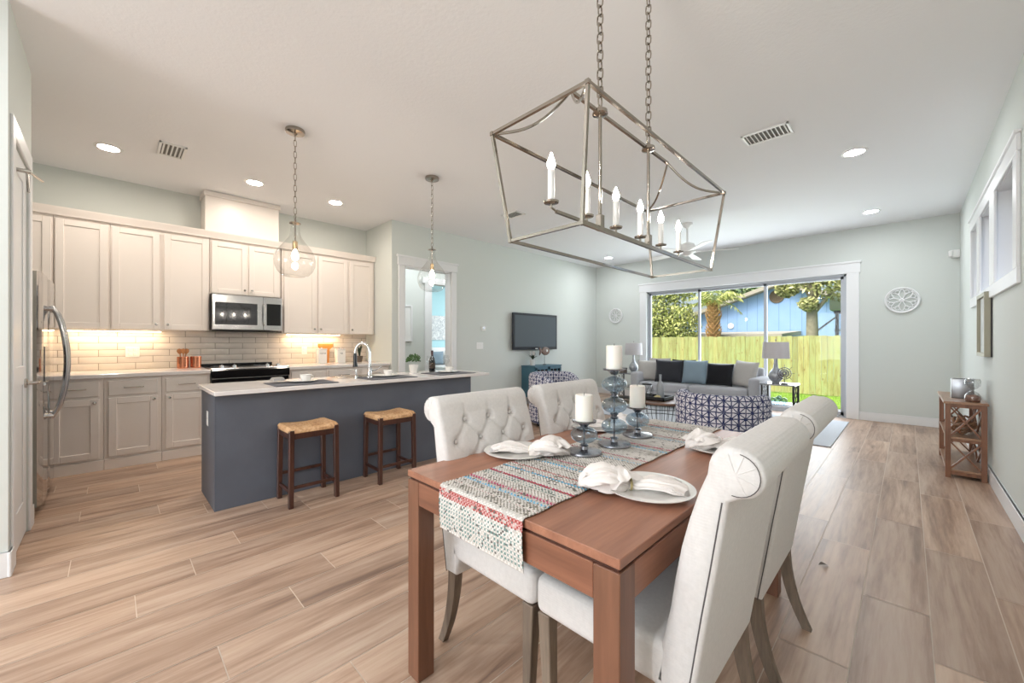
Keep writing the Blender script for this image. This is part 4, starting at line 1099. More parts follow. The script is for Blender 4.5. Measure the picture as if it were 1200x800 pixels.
def lamp(x, y, z, label):
    r = thing('table_lamp', label, 'lamp', (x, y, z), 'mercury glass table lamps beside the sofa')
    MB().lathe((x, y, z), [(0, 0), (.05, 0), (.055, .012), (.05, .02), (.085, .06), (.098, .1), (.092, .145), (.06, .195), (.034, .23), (.026, .3), (.024, .38), (.012, .39), (.008, .42), (0, .42)], 32).build('base', M['gourd'], r)
    MB().lathe((x, y, z), [(.178, .375), (.175, .378), (.162, .622), (.165, .625), (.167, .622), (.18, .375)], 40).build('lamp_shade', M['shade'], r)
    MB().cyl((x, y, z+.42), (x, y, z+.645), .004, seg=8).lathe((x, y, z+.645), [(0, .03), (.01, .02), (.006, 0), (0, 0)], 12).tube([(x-.165, y, z+.62), (x+.165, y, z+.62)], .002, 4).build('harp', M['nickel'], r)
lamp(-1.43, 7.14, .63, 'grey gourd-based table lamp on the right end table against the fence view')
lamp(-4.15, 7.85, .61, 'grey gourd-based table lamp on the left end table beside the door casing')
r = thing('disc_ornament', 'dark spoked disc ornament standing in front of the right lamp', 'ornament', (-1.3, 7.04, .63))
c = Vector((-1.3, 7.04, .79)); m = MB(); dx = Vector((.9, .43, 0)).normalized(); dz = Vector((0, 0, 1))
for rr in (.085, .055, .03): m.tube([c+dx*rr*math.cos(2*PI*i/28)+dz*rr*math.sin(2*PI*i/28) for i in range(28)], .006 if rr > .06 else .008, 6, closed=True)
for k in range(16):
    a = 2*PI*k/16; d = dx*math.cos(a)+dz*math.sin(a); m.tube([c+d*.01, c+d*(.085 if k % 2 else .13)], .005 if k % 2 else .003, 5)
m.build('spoked_disc', M['pewter'], r)
MB().cyl((-1.3, 7.04, .63), (-1.3, 7.04, .71), .005, seg=8).box(-1.34, -1.26, 7.01, 7.07, .63, .645, .002).build('stand', M['iron'], r)
m = MB()
for dx_, dy_, dz_, q in ((0, 0, .05, .05), (.08, .02, .045, .045), (-.07, .03, .04, .04), (.03, -.05, .09, .035)):
    m.lathe((-1.4+dx_, 7.12+dy_, .33+dz_), [(0, -q)]+[(q*math.cos(math.radians(a)), q*math.sin(math.radians(a))) for a in range(-75, 90, 15)]+[(0, q)], 20)
solo(m, 'glass_cluster', M['blueglass'], 'cluster of clear blue glass bubbles on the end table shelf', 'ornament', (-1.4, 7.12, .33))
r = thing('decor_box', 'small brown lidded box on the left end table', 'box', (-4.3, 7.66, .61))
MB().box(-4.38, -4.24, 7.58, 7.74, .61, .69, .004).build('box_body', M['box'], r)
MB().box(-4.385, -4.235, 7.575, 7.745, .69, .71, .004).build('lid', M['iron'], r)

# ------------------------------------------------------------------ console by the right wall
x0, x1, y0, y1, H = .245, .50, 5.47, 6.5, .705
cs = thing('console_table', 'walnut console shelf with crossed end braces against the right wall', 'console table', ((x0+x1)/2, 6, 0))
MB().box(x0-.012, x1+.008, y0-.015, y1+.015, H-.022, H, .003).build('tabletop', M['console_top'], cs)
for x in (x0+.018, x1-.018):
    for y in (y0+.018, y1-.018): MB().box(x-.018, x+.018, y-.018, y+.018, .0, H-.022, .002).build('leg', M['console_wood'], cs)
for z in (.06, .36): MB().box(x0+.004, x1-.004, y0+.004, y1-.004, z, z+.018, .002).build('shelf', M['console_top'], cs)
for y in (y0+.018, y1-.018):
    for q0, q1 in ((.03, .062), (.335, .362), (H-.055, H-.022)): MB().box(x0+.03, x1-.03, y-.01, y+.01, q0, q1).build('end_rail', M['console_wood'], cs)
    for za, zb in ((.08, .335), (.38, H-.05)):
        m = MB().bar((x0+.03, y, za), (x1-.03, y, zb), .014, .018, up=(0, 1, 0)).bar((x0+.03, y+.003, zb), (x1-.03, y+.003, za), .012, .018, up=(0, 1, 0))
        m.build('cross_brace', M['console_wood'], cs)
m = MB()
for za, zb in ((.08, .335), (.38, H-.05)):
    for a, b in ((y0+.03, (y0+y1)/2), ((y0+y1)/2, y1-.03)):
        m.bar((x1-.018, a, za), (x1-.018, b, zb), .014, .018); m.bar((x1-.018, b, za), (x1-.018, a, zb), .012, .018)
m.build('back_brace', M['console_wood'], cs)
r = thing('silver_vase', 'square brushed silver vase on the console', 'vase', (.375, 5.86, H))
MB().box(.30, .45, 5.82, 5.90, H, H+.19, .006, 2).build('vase_body', pbr('silver_leaf', srgb(158, 160, 164), .3, .8, bump=.3, bscale=30), r)
MB().box(.315, .435, 5.835, 5.885, H+.188, H+.192).build('opening', M['iron'], r)
r = thing('hourglass', 'glass hourglass with brown sand on the near end of the console', 'hourglass', (.42, 5.56, H))
hp = [(.045, 0), (.052, .02), (.05, .06), (.03, .088), (.008, .103), (.008, .11), (.03, .125), (.05, .15), (.052, .19), (.045, .21)]
MB().lathe((.42, 5.56, H), [(0, 0)]+hp+[(0, .212)], 32).build('glass_body', M['hour'], r, angle=80)
MB().lathe((.42, 5.56, H+.004), [(0, 0), (.043, 0), (.049, .018), (.0485, .045), (.03, .056), (0, .062)], 28).build('sand', pbr('brown_sand', srgb(150, 108, 90), .95), r)
m = MB()
for k in range(7):
    pts = []
    for i in range(26):
        a = 2*PI*i/26+k*.9; rr = .07+.018*math.sin(3*a+k)
        p = Vector((rr*math.cos(a), rr*math.sin(a), .012*math.sin(5*a+k)))
        p.rotate(Matrix.Rotation(k*.9, 3, Vector((1, .3*k, 0)).normalized())); pts.append(p+Vector((.37, 5.72, .378+.088)))
    m.tube(pts, .0085, 6, closed=True)
solo(m, 'vine_ball', M['console_top'], 'woven vine ball on the middle shelf of the console', 'ornament', (.37, 5.72, .378))
m = MB(); m.tube([(.3, 5.9, .40), (.33, 6.0, .43), (.37, 6.1, .42), (.4, 6.22, .45), (.38, 6.3, .5)], [.01, .02, .024, .018, .008], 10)
m.tube([(.37, 6.1, .42), (.33, 6.15, .47), (.3, 6.18, .52)], [.015, .012, .005], 8).tube([(.34, 6.02, .42), (.4, 5.98, .4)], [.015, .008], 8)
solo(m, 'driftwood', M['leg_grey'], 'grey driftwood branch on the middle shelf of the console behind the vine ball', 'ornament', (.35, 6.1, .378))

# ------------------------------------------------------------------ dining table
tx0, tx1, ty0, ty1, TH = -1.342, -.45, .79, 2.37, .77
dt = thing('dining_table', 'reddish brown wooden dining table with square legs', 'dining table', ((tx0+tx1)/2, (ty0+ty1)/2, 0))
MB().box(tx0, tx1, ty0, ty1, TH-.024, TH, .002).build('tabletop', M['table_wood_y'], dt)
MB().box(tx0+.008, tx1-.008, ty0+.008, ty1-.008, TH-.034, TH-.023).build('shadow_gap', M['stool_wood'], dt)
for x in (tx0, tx1-.072):
    for y in (ty0, ty1-.072): MB().box(x+.001, x+.071, y+.001, y+.071, 0, TH-.034, .002).build('leg', M['table_wood_z'], dt)
MB().box(tx0+.072, tx1-.072, ty0+.003, ty0+.027, .652, TH-.034, .001).build('apron', M['table_wood'], dt)
MB().box(tx0+.072, tx1-.072, ty1-.027, ty1-.003, .652, TH-.034, .001).build('apron', M['table_wood'], dt)
for x in (tx0+.003, tx1-.027): MB().box(x, x+.024, ty0+.072, ty1-.072, .652, TH-.034, .001).build('apron', M['table_wood_y'], dt)

# runner: woven grid draped over both ends
def runner():
    x0, x1 = -1.118, -.735; ya, yb = ty0, ty1; drop = .135; top = TH+.0045
    bm = bmesh.new(); cl = bm.loops.layers.float_color.new('Col')
    # path in (y,z)
    path = []; st = .0023; rc = .012
    def P(s):
        # s = 0 at near hem, rises to table edge, across, then down the far end
        if s < drop: return Vector((ya-.008-.006*math.sin(PI*s/drop), top-rc-drop+s)), Vector((-1, 0))
        s -= drop; q = rc*PI/2
        if s < q:
            a = s/rc; return Vector((ya-.008+rc-rc*math.cos(a), top-rc+rc*math.sin(a))), Vector((-math.cos(a), math.sin(a)))
        s -= q; L = (yb+.008-rc)-(ya-.008+rc)
        if s < L: return Vector((ya-.008+rc+s, top)), Vector((0, 1))
        s -= L
        if s < q:
            a = s/rc; return Vector((yb+.008-rc+rc*math.sin(a), top-rc+rc*math.cos(a))), Vector((math.sin(a), math.cos(a)))
        s -= q; return Vector((yb+.008, top-rc-s)), Vector((1, 0))
    L = (yb+.008-rc)-(ya-.008+rc); T = drop*2+rc*PI+L
    nu = int((x1-x0)/st); ns = int(T/st)
    W_ = srgb(216, 211, 206); D_ = srgb(140, 136, 126); TE = srgb(112, 138, 134); RD = srgb(160, 70, 66); PK = srgb(198, 156, 152)
    BL = srgb(104, 172, 206); MG = srgb(176, 70, 104); G_ = srgb(188, 184, 178)
    # bands: (length, weft colour, warp speck colour, weave)
    seq = [(.012, W_, W_, 'p'), (.098, W_, TE, 'p'), (.016, RD, PK, 'c'), (.012, PK, RD, 'c'), (.02, W_, G_, 'p'), (.035, W_, D_, 'c'), (.012, W_, PK, 'p'), (.03, W_, D_, 'c'), (.014, BL, W_, 'c'), (.014, W_, D_, 'p'),
           (.012, MG, W_, 'c'), (.014, PK, W_, 'p'), (.03, W_, D_, 'c'), (.04, W_, TE, 'p'), (.014, MG, RD, 'c'), (.03, W_, G_, 'p'), (.03, W_, D_, 'c'), (.012, BL, TE, 'c'), (.014, PK, W_, 'p'), (.02, W_, D_, 'c'), (.012, RD, PK, 'c'), (.05, W_, D_, 'p')]
    seq2 = [(.03, W_, D_, 'c'), (.014, BL, W_, 'c'), (.035, W_, D_, 'p'), (.012, MG, PK, 'c'), (.04, W_, D_, 'c'), (.05, W_, G_, 'c'), (.05, W_, D_, 'c')]
    bands = list(seq); 
    while sum(b[0] for b in bands) < T: bands += seq2
    cum = []; c = 0
    for b in bands: c += b[0]; cum.append(c)
    yarn = .0068
    import bisect
    grid = []
    for j in range(ns+1):
        s = min(T, j*st); p, n = P(s); row = []
        k = int(s/yarn); ph = s/yarn-k
        for i in range(nu+1):
            x = x0+(x1-x0)*i/nu; m_ = int((x-x0)/yarn); q = (x-x0)/yarn-m_
            up = ((k+m_) % 2 == 0)
            h = .0014*math.sin(PI*ph)*math.sin(PI*q)*(1.5 if up else .5)+(.0012 if up else 0)
            wav = .0025*math.sin(s*37)*(1 if i in (0, nu) else .6 if i in (1, nu-1) else 0)
            row.append(bm.verts.new((x+wav, p.x+n.x*h, p.y+n.y*h)))
        grid.append(row)
    for j in range(ns):
        s = (j+.5)*st; bi = min(len(bands)-1, bisect.bisect(cum, s)); _, a, b, w = bands[bi]
        k = int(s/yarn)
        for i in range(nu):
            x = (i+.5)/nu*(x1-x0); m_ = int(x/yarn)
            if w == 'c': col = a if (k+m_) % 2 == 0 else b
            elif k % 2 == 0: col = b if m_ % 2 == 0 else a
            else: col = a if m_ % 2 == 0 else G_
            hsh = math.sin(k*12.9898+m_*78.233)*43758.5453; hsh -= math.floor(hsh)
            if hsh > .86: col = G_ if hsh < .95 else srgb(104, 100, 96)
            f = bm.faces.new((grid[j][i], grid[j][i+1], grid[j+1][i+1], grid[j+1][i]))
            for l in f.loops: l[cl] = col
    m = MB(); m.bm.free(); m.bm = bm
    t = NT('woven_rag_cotton'); at = t.new('ShaderNodeVertexColor', layer_name='Col'); t.lk(at.outputs[0], t.b.inputs['Base Color']); t.b.inputs['Roughness'].default_value = .95
    o = solo(m, 'table_runner', t.m, 'multicoloured woven rag runner hanging over the near end of the dining table', 'table runner', (-.93, ty0, TH), angle=60)
    md = o.modifiers.new('thickness', 'SOLIDIFY'); md.thickness = .003; md.offset = -1
runner()
RZ = TH+.0075

# plates and napkins
def plate(x, y, label, z=TH+.0005):
    r = thing('dinner_plate', label, 'plate', (x, y, z), 'white plates on the dining table')
    MB().lathe((x, y, z), [(0, .004), (.075, .004), (.085, 0), (.09, .003), (.14, .017), (.141, .020), (.138, .0205), (.088, .009), (.0, .008)], 56).build('plate_body', M['ceramic'], r, angle=60)
    return r
def napkin(x, y, z, ang, label, flip=1, seed=0, sc=1.0):
    r = thing('cloth_napkin', label, 'napkin', (x, y, z), 'white napkins in rings')
    N = 56; S = 44; L = .31*sc; rd = random.Random(seed)
    ca, sa = math.cos(ang), math.sin(ang)
    ph = [rd.uniform(0, 6) for _ in range(6)]
    def wid(u):   # half width along the napkin: bloom, pinch at ring, tail
        if u < .46: return .012+.054*math.sin(PI*min(1, u/.47))**.8
        if u < .54: return .013
        return .013+.05*((u-.54)/.46)**.75
    m = MB(); rings = []
    for i in range(N+1):
        u = i/N; w = wid(u)*sc; hgt = (.022*math.sin(PI*min(1, u/.48))**.8+.014 if u < .48 else .014+.010*math.sin(PI*(u-.48)/.52)*1.0)*sc
        row = []
        for j in range(S):
            a = 2*PI*j/S
            fold = 1+.22*math.sin(6*a+ph[0]+3*u)*(1 if u < .46 else .5)+.12*math.sin(11*a+ph[1]-7*u)
            px = (u-.5)*L + (.014*math.sin(3*a+ph[2]) if u < .15 or u > .9 else 0)
            py = w*math.cos(a)*fold; pz = hgt*(1+math.sin(a)*fold*(.9 if u < .48 else .75))
            q = Vector((px*9, py*16, pz*16+seed)); nn = noise.noise(q)*.008+noise.noise(q*2.3)*.005
            pz = max(.0005, pz+nn*(1 if u < .9 else .5)); py += noise.noise(q+Vector((9, 3, 1)))*.008
            row.append(m.bm.verts.new((x+px*ca-py*sa, y+px*sa+py*ca, z+pz)))
        rings.append(row)
    for i in range(N):
        for j in range(S): m.bm.faces.new((rings[i][j], rings[i][(j+1) % S], rings[i+1][(j+1) % S], rings[i+1][j]))
    m.bm.faces.new(rings[0][::-1]); m.bm.faces.new(rings[-1])
    # loose petal of cloth folded over the bloom
    for k in range(3):
        bx, by = rd.uniform(-.11, -.03), rd.uniform(-.03, .03); aa = rd.uniform(0, 6)
        def fn(u, v):
            a_, b_ = (u-.5)*.125, (v-.5)*.11; qx = bx+a_*math.cos(aa)-b_*math.sin(aa); qy = by+a_*math.sin(aa)+b_*math.cos(aa)
            rr = (a_*a_+b_*b_)**.5
            zz = .052+.012*k-.55*rr-.006*math.sin(9*math.atan2(b_, a_)+k)+noise.noise(Vector((u*3+k*7, v*3, seed)))*.018
            zz = max(.014, zz)*sc; qx *= sc; qy *= sc
            return Vector((x+qx*ca-qy*sa, y+qx*sa+qy*ca, z+zz))
        m.grid(14, 14, fn)
    o = m.build('napkin_cloth', M['napkin'], r, angle=70)
    cxr = x; pts = []
    for j in range(20):
        a = 2*PI*j/20; py = .017*math.cos(a)*sc; pz = .0165+.015*math.sin(a)
        pts.append((x-py*sa, y+py*ca, z+pz))
    MB().tube(pts, .004, 6, closed=True).build('napkin_ring', M['gold'], r)
PT = TH+.0105
plate(-.592, 1.218, 'white plate nearest the viewer on the right side of the table'); napkin(-.628, 1.172, PT, .62, 'white napkin in a ring on the plate nearest the viewer, right side', seed=3)
plate(-.592, 1.90, 'white plate on the far right side of the table'); napkin(-.60, 1.93, PT, .95, 'white napkin in a ring on the far right plate', seed=8)
plate(-1.192, 1.23, 'white plate on the near left side of the table'); napkin(-1.135, 1.25, PT, -2.6, 'white napkin in a ring on the near left plate, spilling onto the runner', seed=14)
plate(-1.225, 1.90, 'white plate on the far left side of the table behind the candle holders'); napkin(-1.165, 1.93, PT, -2.5, 'white napkin in a ring on the far left plate behind the candle holders', seed=21)

def holder(x, y, n, label, top, crad, ctop, clab):
    z = RZ; r = thing('candle_holder', label, 'candle holder', (x, y, z), 'blue glass candle holders on the runner')
    MB().lathe((x, y, z), [(0, 0), (.07, 0), (.074, .004), (.072, .01), (.04, .014), (.018, .018), (.014, .03), (.02, .034), (.012, .04), (0, .04)], 40).build('base', M['pewter'], r)
    zz = z+.04; step = (top-.024-zz)/n
    for i in range(n):
        zc = zz+step*(i+.5); hh = min(.037, step*.47); rb = .058
        pr = [(.012, -hh)]+[(rb*math.cos(math.radians(a)), hh*math.sin(math.radians(a))) for a in range(-66, 67, 12)]+[(.012, hh)]
        MB().lathe((x, y, zc), pr, 40).build('glass_bubble', M['blueglass'], r, angle=80)
        if i < n-1:
            zj = zz+step*(i+1)
            MB().lathe((x, y, zj), [(0, -.016), (.014, -.014), (.02, -.008), (.012, 0), (.02, .008), (.014, .014), (0, .016)], 24).build('spacer', M['pewter'], r)
    MB().cyl((x, y, z+.03), (x, y, top-.02), .004, seg=8).build('rod', M['pewter'], r)
    MB().lathe((x, y, top), [(0, -.03), (.014, -.028), (.02, -.02), (.03, -.012), (.05, -.008), (.052, -.001), (.046, -.003), (0, -.003)], 36).build('cup', M['pewter'], r)
    c = thing('pillar_candle', clab, 'candle', (x, y, top-.002), 'white pillar candles')
    h = ctop-top+.002
    MB().lathe((x, y, top-.002), [(0, 0), (crad, 0), (crad, h-.004), (crad-.003, h), (crad-.012, h-.004), (0, h-.006)], 36).build('wax', M['wax'], c)
    MB().cyl((x, y, top+h-.012), (x, y, top+h+.006), .0012, seg=6).build('wick', M['black_matte'], c)
holder(-.982, 1.425, 1, 'short blue glass candle holder nearest the viewer', .918, .038, 1.027, 'white pillar candle on the nearest short holder')
holder(-.958, 1.63, 3, 'tall blue glass candle holder with three stacked bubbles', 1.13, .036, 1.236, 'white pillar candle on the tall three-bubble holder')
holder(-.972, 1.878, 1, 'short blue glass candle holder behind the tall one', .925, .038, 1.032, 'white pillar candle on the short holder behind the tall one')

# ------------------------------------------------------------------ dining chairs
def make_chair(label):
    r = thing('dining_chair', label, 'chair', (0, 0, 0), 'tufted linen dining chairs')
    hw = .272
    # profile of the back: list of (x,z); front going up, over the roll, down the rear
    front = [(-.150, .40), (-.165, .47), (-.180, .53), (-.195, .60), (-.207, .68), (-.222, .76), (-.24, .83), (-.262, .90), (-.28, .945)]
    rc, rr = (-.338, .963), .055
    arc = [(rc[0]+rr*math.cos(math.radians(a)), rc[1]+rr*math.sin(math.radians(a))) for a in range(12, 271, 14)]
    rear = [(-.322, .895), (-.315, .85), (-.298, .74), (-.278, .62), (-.255, .47), (-.232, .33), (-.165, .33)]
    # densify front
    fd = []
    for a, b in zip(front, front[1:]):
        for k in range(7): fd.append((a[0]+(b[0]-a[0])*k/7, a[1]+(b[1]-a[1])*k/7))
    prof = fd+[front[-1]]+arc+rear
    nf = len(fd)+1; NY = 75
    rows = []; s = .1375
    for k in range(6):
        z = .915-.083*k; rows.append((z, [-s, 0, s] if k % 2 == 0 else [-1.5*s, -.5*s, .5*s, 1.5*s]))
    btn = [(y, z) for z, ys in rows for y in ys]
    segs = []
    for k in range(5):
        z0, a = rows[k]; z1, b = rows[k+1]
        for y0 in a:
            for y1 in b:
                if abs(abs(y0-y1)-s/2) < .01: segs.append(((y0, z0), (y1, z1)))
    def disp(y, z):
        if z < .47: f = max(0, 1-(.47-z)/.05)
        else: f = 1
        d = .010
        for by, bz in btn:
            q = ((y-by)**2+(z-bz)**2)
            if q < .012: d -= .021*math.exp(-q/(.017**2))
        md = 1
        for (ya, za), (yb, zb) in segs:
            vy, vz = yb-ya, zb-za; t = max(0, min(1, ((y-ya)*vy+(z-za)*vz)/(vy*vy+vz*vz)))
            dd = math.hypot(y-ya-t*vy, z-za-t*vz); md = min(md, dd)
        d -= .008*math.exp(-(md/.009)**2)
        # pleats running up over the roll from the top buttons
        if z > .915:
            for by in (-s, 0, s): d -= .007*math.exp(-((y-by)/.009)**2)*max(0, 1-(z-.915)/.10)
        e = min(1, (hw-abs(y))/.05); return d*f*max(0, e)**.5
    m = MB(); g = []
    NP = len(prof)
    for j in range(NY+1):
        y = -hw+2*hw*j/NY
        ed = max(0, (abs(y)-(hw-.014))/.014); ins = .010*ed*ed
        col = []
        cxm, czm = None, None
        for i, (px, pz) in enumerate(prof):
            a = prof[max(0, i-1)]; b = prof[min(NP-1, i+1)]
            tx_, tz_ = b[0]-a[0], b[1]-a[1]; ln = math.hypot(tx_, tz_) or 1
            nx, nz = tz_/ln, -tx_/ln     # outward (front faces +x)
            d = -ins
            if i < nf+5: d += disp(y, pz)
            col.append(m.bm.verts.new((px+nx*d, y, pz+nz*d)))
        g.append(col)
    for j in range(NY):
        for i in range(NP-1): m.bm.faces.new((g[j][i], g[j][i+1], g[j+1][i+1], g[j+1][i]))
        m.bm.faces.new((g[j][NP-1], g[j][0], g[j+1][0], g[j+1][NP-1]))
    # end caps, split between roll and panel
    na = nf+len(arc)
    for j, sg in ((0, 1), (NY, -1)):
        c = g[j]; cen = m.bm.verts.new((rc[0], -hw-.004 if j == 0 else hw+.004, rc[1]))
        idx = list(range(nf-1, na+1))
        for a, b in zip(idx, idx[1:]): m.bm.faces.new((c[a], c[b], cen))
        m.bm.faces.new((cen, c[na], c[nf-1]))
        m.bm.faces.new([c[i] for i in list(range(0, nf))+list(range(na, NP))])
    back = m.build('backrest', M['linen'], r, angle=50)
    # dark seams on both sides of the back
    for y in (-hw-.0005, hw+.0005):
        MB().tube([(p[0]+.012, y, p[1]) for p in rear[:-1]], .0018, 5).build('piping', M['seam'], back)
        MB().tube([(rc[0]+.047*math.cos(math.radians(a)), y*1.004, rc[1]+.047*math.sin(math.radians(a))) for a in range(100, 290, 12)], .0010, 5).build('roll_piping', M['seam'], back)
        for k, a in enumerate((70, 110, 150, 200, 245)):
            c_, s_ = math.cos(math.radians(a)), math.sin(math.radians(a))
            MB().tube([(rc[0]+q*c_, y*(1.012-.25*q), rc[1]+q*s_) for q in (.004, .02, .036, .046)], .0014, 5).build('roll_pleat', M['linen'], back)
    m = MB()
    for by, bz in btn[:17]:
        fxp = next(((a[0]+(b[0]-a[0])*(bz-a[1])/(b[1]-a[1])) for a, b in zip(front, front[1:]) if a[1] <= bz <= b[1]), None)
        if fxp is None: continue
        m.lathe((fxp-.006, by, bz), [(0, -.002), (.0085, -.001), (.0085, .003), (.005, .006), (0, .007)], 12, 'x')
    m.build('button', M['linen'], back)
    m = MB()
    def seat(u, v):
        return None
    m.box(-.2, .245, -hw, hw, .39, .508, .028, 4)
    for v in m.bm.verts:
        if v.co.z > .49:
            v.co.z += .012*(1-min(1, abs(v.co.y)/hw)**2)*(1-min(1, abs(v.co.x-.02)/.24)**2)
    m.build('seat', M['linen'], r, angle=60)
    for sy in (-1, 1):
        MB().bar((.2, sy*.242, 0), (.215, sy*.242, .392), .03, .03, .003, up=(1, 0, 0), w1=.046, h1=.046).build('leg', M['leg_grey'], r)
        m = MB(); pts = []
        for i in range(11):
            u = i/10; z = .34*(1-u); x = -.205-.012*u-.074*u**2.2
            w = .046-.014*u; pts.append((x, z, w))
        rings = []
        for x, z, w in pts:
            rings.append([m.bm.verts.new((x+dx_*w/2, sy*.238+dy_*w*.42, z)) for dx_, dy_ in ((-1, -1), (1, -1), (1, 1), (-1, 1))])
        for a, b in zip(rings, rings[1:]):
            for k in range(4): m.bm.faces.new((a[k], a[(k+1) % 4], b[(k+1) % 4], b[k]))
        m.bm.faces.new(rings[0][::-1]); m.bm.faces.new(rings[-1]); m.build('leg', M['leg_grey'], r)
    return r
c0 = make_chair('linen tufted dining chair at the near left of the table, nearest the island stools')
c0.location = (-1.10, 1.225, 0)
dup(c0, (-1.10, 1.885, 0), 0, 'linen tufted dining chair at the far left, in front of the patterned armchair')
dup(c0, (-.602, 1.225, 0), PI, 'linen dining chair in the right foreground, its rolled back toward the viewer')
dup(c0, (-.602, 1.90, 0), PI, 'linen dining chair at the far right of the table, behind the foreground chair')

# small dry leaf on the floor
m = MB()
def lf(u, v):
    a = (u-.5)*.05; b = (v-.5)*.022*math.sin(PI*max(.05, min(.95, u)))
    return Vector((-.335+a*.8+b, 2.807+a*.5-b, .004+.5*abs(b)+.006*math.sin(PI*u)))
m.grid(9, 5, lf); solo(m, 'dry_leaf', M['box'], 'tiny curled dry leaf on the bare floor right of the chairs', 'leaf', (-.335, 2.807, 0))

# ------------------------------------------------------------------ outside
M['patio'] = pbr('patio_concrete', srgb(214, 212, 206), .85, bump=.2)
struct(MB().box(-12, 4, YB+.26, 10.2, -.3, -.08), 'patio', M['patio'], smooth=False)
def m_grass():
    t = NT('lawn'); v = t.coord(); n = t.noise(v, 5, 5); n2 = t.noise(v, 60, 3)
    t.lk(t.ramp(t.math('ADD', t.math('MULTIPLY', n, .5), t.math('MULTIPLY', n2, .5)), [(.3, srgb(86, 126, 40)), (.6, srgb(146, 182, 66)), (.8, srgb(180, 204, 96))]), t.b.inputs['Base Color']); t.b.inputs['Roughness'].default_value = .9; return t.m
M['lawn'] = m_grass()
struct(MB().box(-30, 20, 10.2, 60, -.5, -.30), 'ground', M['lawn'], smooth=False)
m = MB()
for i in range(7000):
    x = R.uniform(-7, .5); y = 10.2+4.2*R.random(); h = R.uniform(.04, .11); a = R.uniform(0, PI); w = .006
    dx_, dy_ = w*math.cos(a), w*math.sin(a); lx, ly = R.uniform(-.03, .03), R.uniform(-.03, .03)
    vs = [m.bm.verts.new((x-dx_, y-dy_, -.3)), m.bm.verts.new((x+dx_, y+dy_, -.3)), m.bm.verts.new((x+lx, y+ly, -.3+h))]
    m.bm.faces.new(vs)
solo(m, 'grass', M['lawn'], 'green lawn grass between the patio and the wooden fence', 'grass', (-3, 12, -.3), kind='stuff', smooth=False, recalc=False)
def m_fence():
    t = NT('fresh_pine'); at = t.new('ShaderNodeAttribute', attribute_name='rnd'); c = t.new('ShaderNodeTexCoord')
    s = t.new('ShaderNodeSeparateXYZ'); t.lk(c.outputs['Object'], s.inputs[0]); cb = t.new('ShaderNodeCombineXYZ')
    t.lk(t.math('MULTIPLY', s.outputs[0], 9), cb.inputs[0]); t.lk(t.math('MULTIPLY', at.outputs['Fac'], 50), cb.inputs[1]); t.lk(t.math('MULTIPLY', s.outputs[2], 1.3), cb.inputs[2])
    n = t.noise(cb.outputs[0], 1.6, 5, .6, .5)
    col = t.ramp(n, [(.3, srgb(154, 144, 96)), (.5, srgb(176, 174, 122)), (.7, srgb(176, 186, 138))])
    col = t.mix(1, col, t.ramp(at.outputs['Fac'], [(0, (.62, .6, .5, 1)), (.2, (.82, .86, .74, 1)), (.6, (.9, .95, .84, 1)), (1, (1.04, 1.0, .86, 1))]), 'MULTIPLY')
    cb2 = t.new('ShaderNodeCombineXYZ'); t.lk(t.math('MULTIPLY', s.outputs[0], 7.1), cb2.inputs[0]); t.lk(t.math('MULTIPLY', s.outputs[2], 3), cb2.inputs[2]); t.lk(at.outputs['Fac'], cb2.inputs[1])
    vo = t.new('ShaderNodeTexVoronoi'); t.lk(cb2.outputs[0], vo.inputs[0]); vo.inputs['Scale'].default_value = 1
    k = t.ramp(vo.outputs[0], [(0, (1, 1, 1, 1)), (.06, (.8, .8, .8, 1)), (.13, (0, 0, 0, 1))])
    col = t.mix(k, col, srgb(130, 92, 50)); t.lk(col, t.b.inputs['Base Color']); t.b.inputs['Roughness'].default_value = .85; return t.m
M['pine'] = m_fence()
bm = bmesh.new(); lay = bm.faces.layers.float.new('rnd')
x = -12.0
while x < 3:
    w = .14; z1 = 1.44+R.uniform(-.012, .012); y0 = 14.5+R.uniform(-.004, .004); rv = R.random()
    b0 = [(x, -.28), (x+w-.005, -.28), (x+w-.005, z1), (x, z1)]
    f_ = [bm.verts.new((p[0], y0, p[1])) for p in b0]; k_ = [bm.verts.new((p[0], y0+.02, p[1])) for p in b0]
    fs = [bm.faces.new(f_[::-1]), bm.faces.new(k_)]+[bm.faces.new((f_[i], f_[(i+1) % 4], k_[(i+1) % 4], k_[i])) for i in range(4)]
    for q in fs: q[lay] = rv
    x += w
m = MB(); m.bm.free(); m.bm = bm
fe = thing('wooden_fence', 'new pale pine board fence across the back yard', 'fence', (-4, 14.5, -.3))
m.build('board_panel', M['pine'], fe, smooth=False)
MB().box(-12, 3, 14.52, 14.56, -.05, .04).box(-12, 3, 14.52, 14.56, 1.15, 1.24).build('rail', M['pine'], fe, smooth=False)
for i in range(7): MB().box(-11.5+2.4*i, -11.4+2.4*i, 14.52, 14.62, -.3, 1.38).build('post', M['pine'], fe, smooth=False)

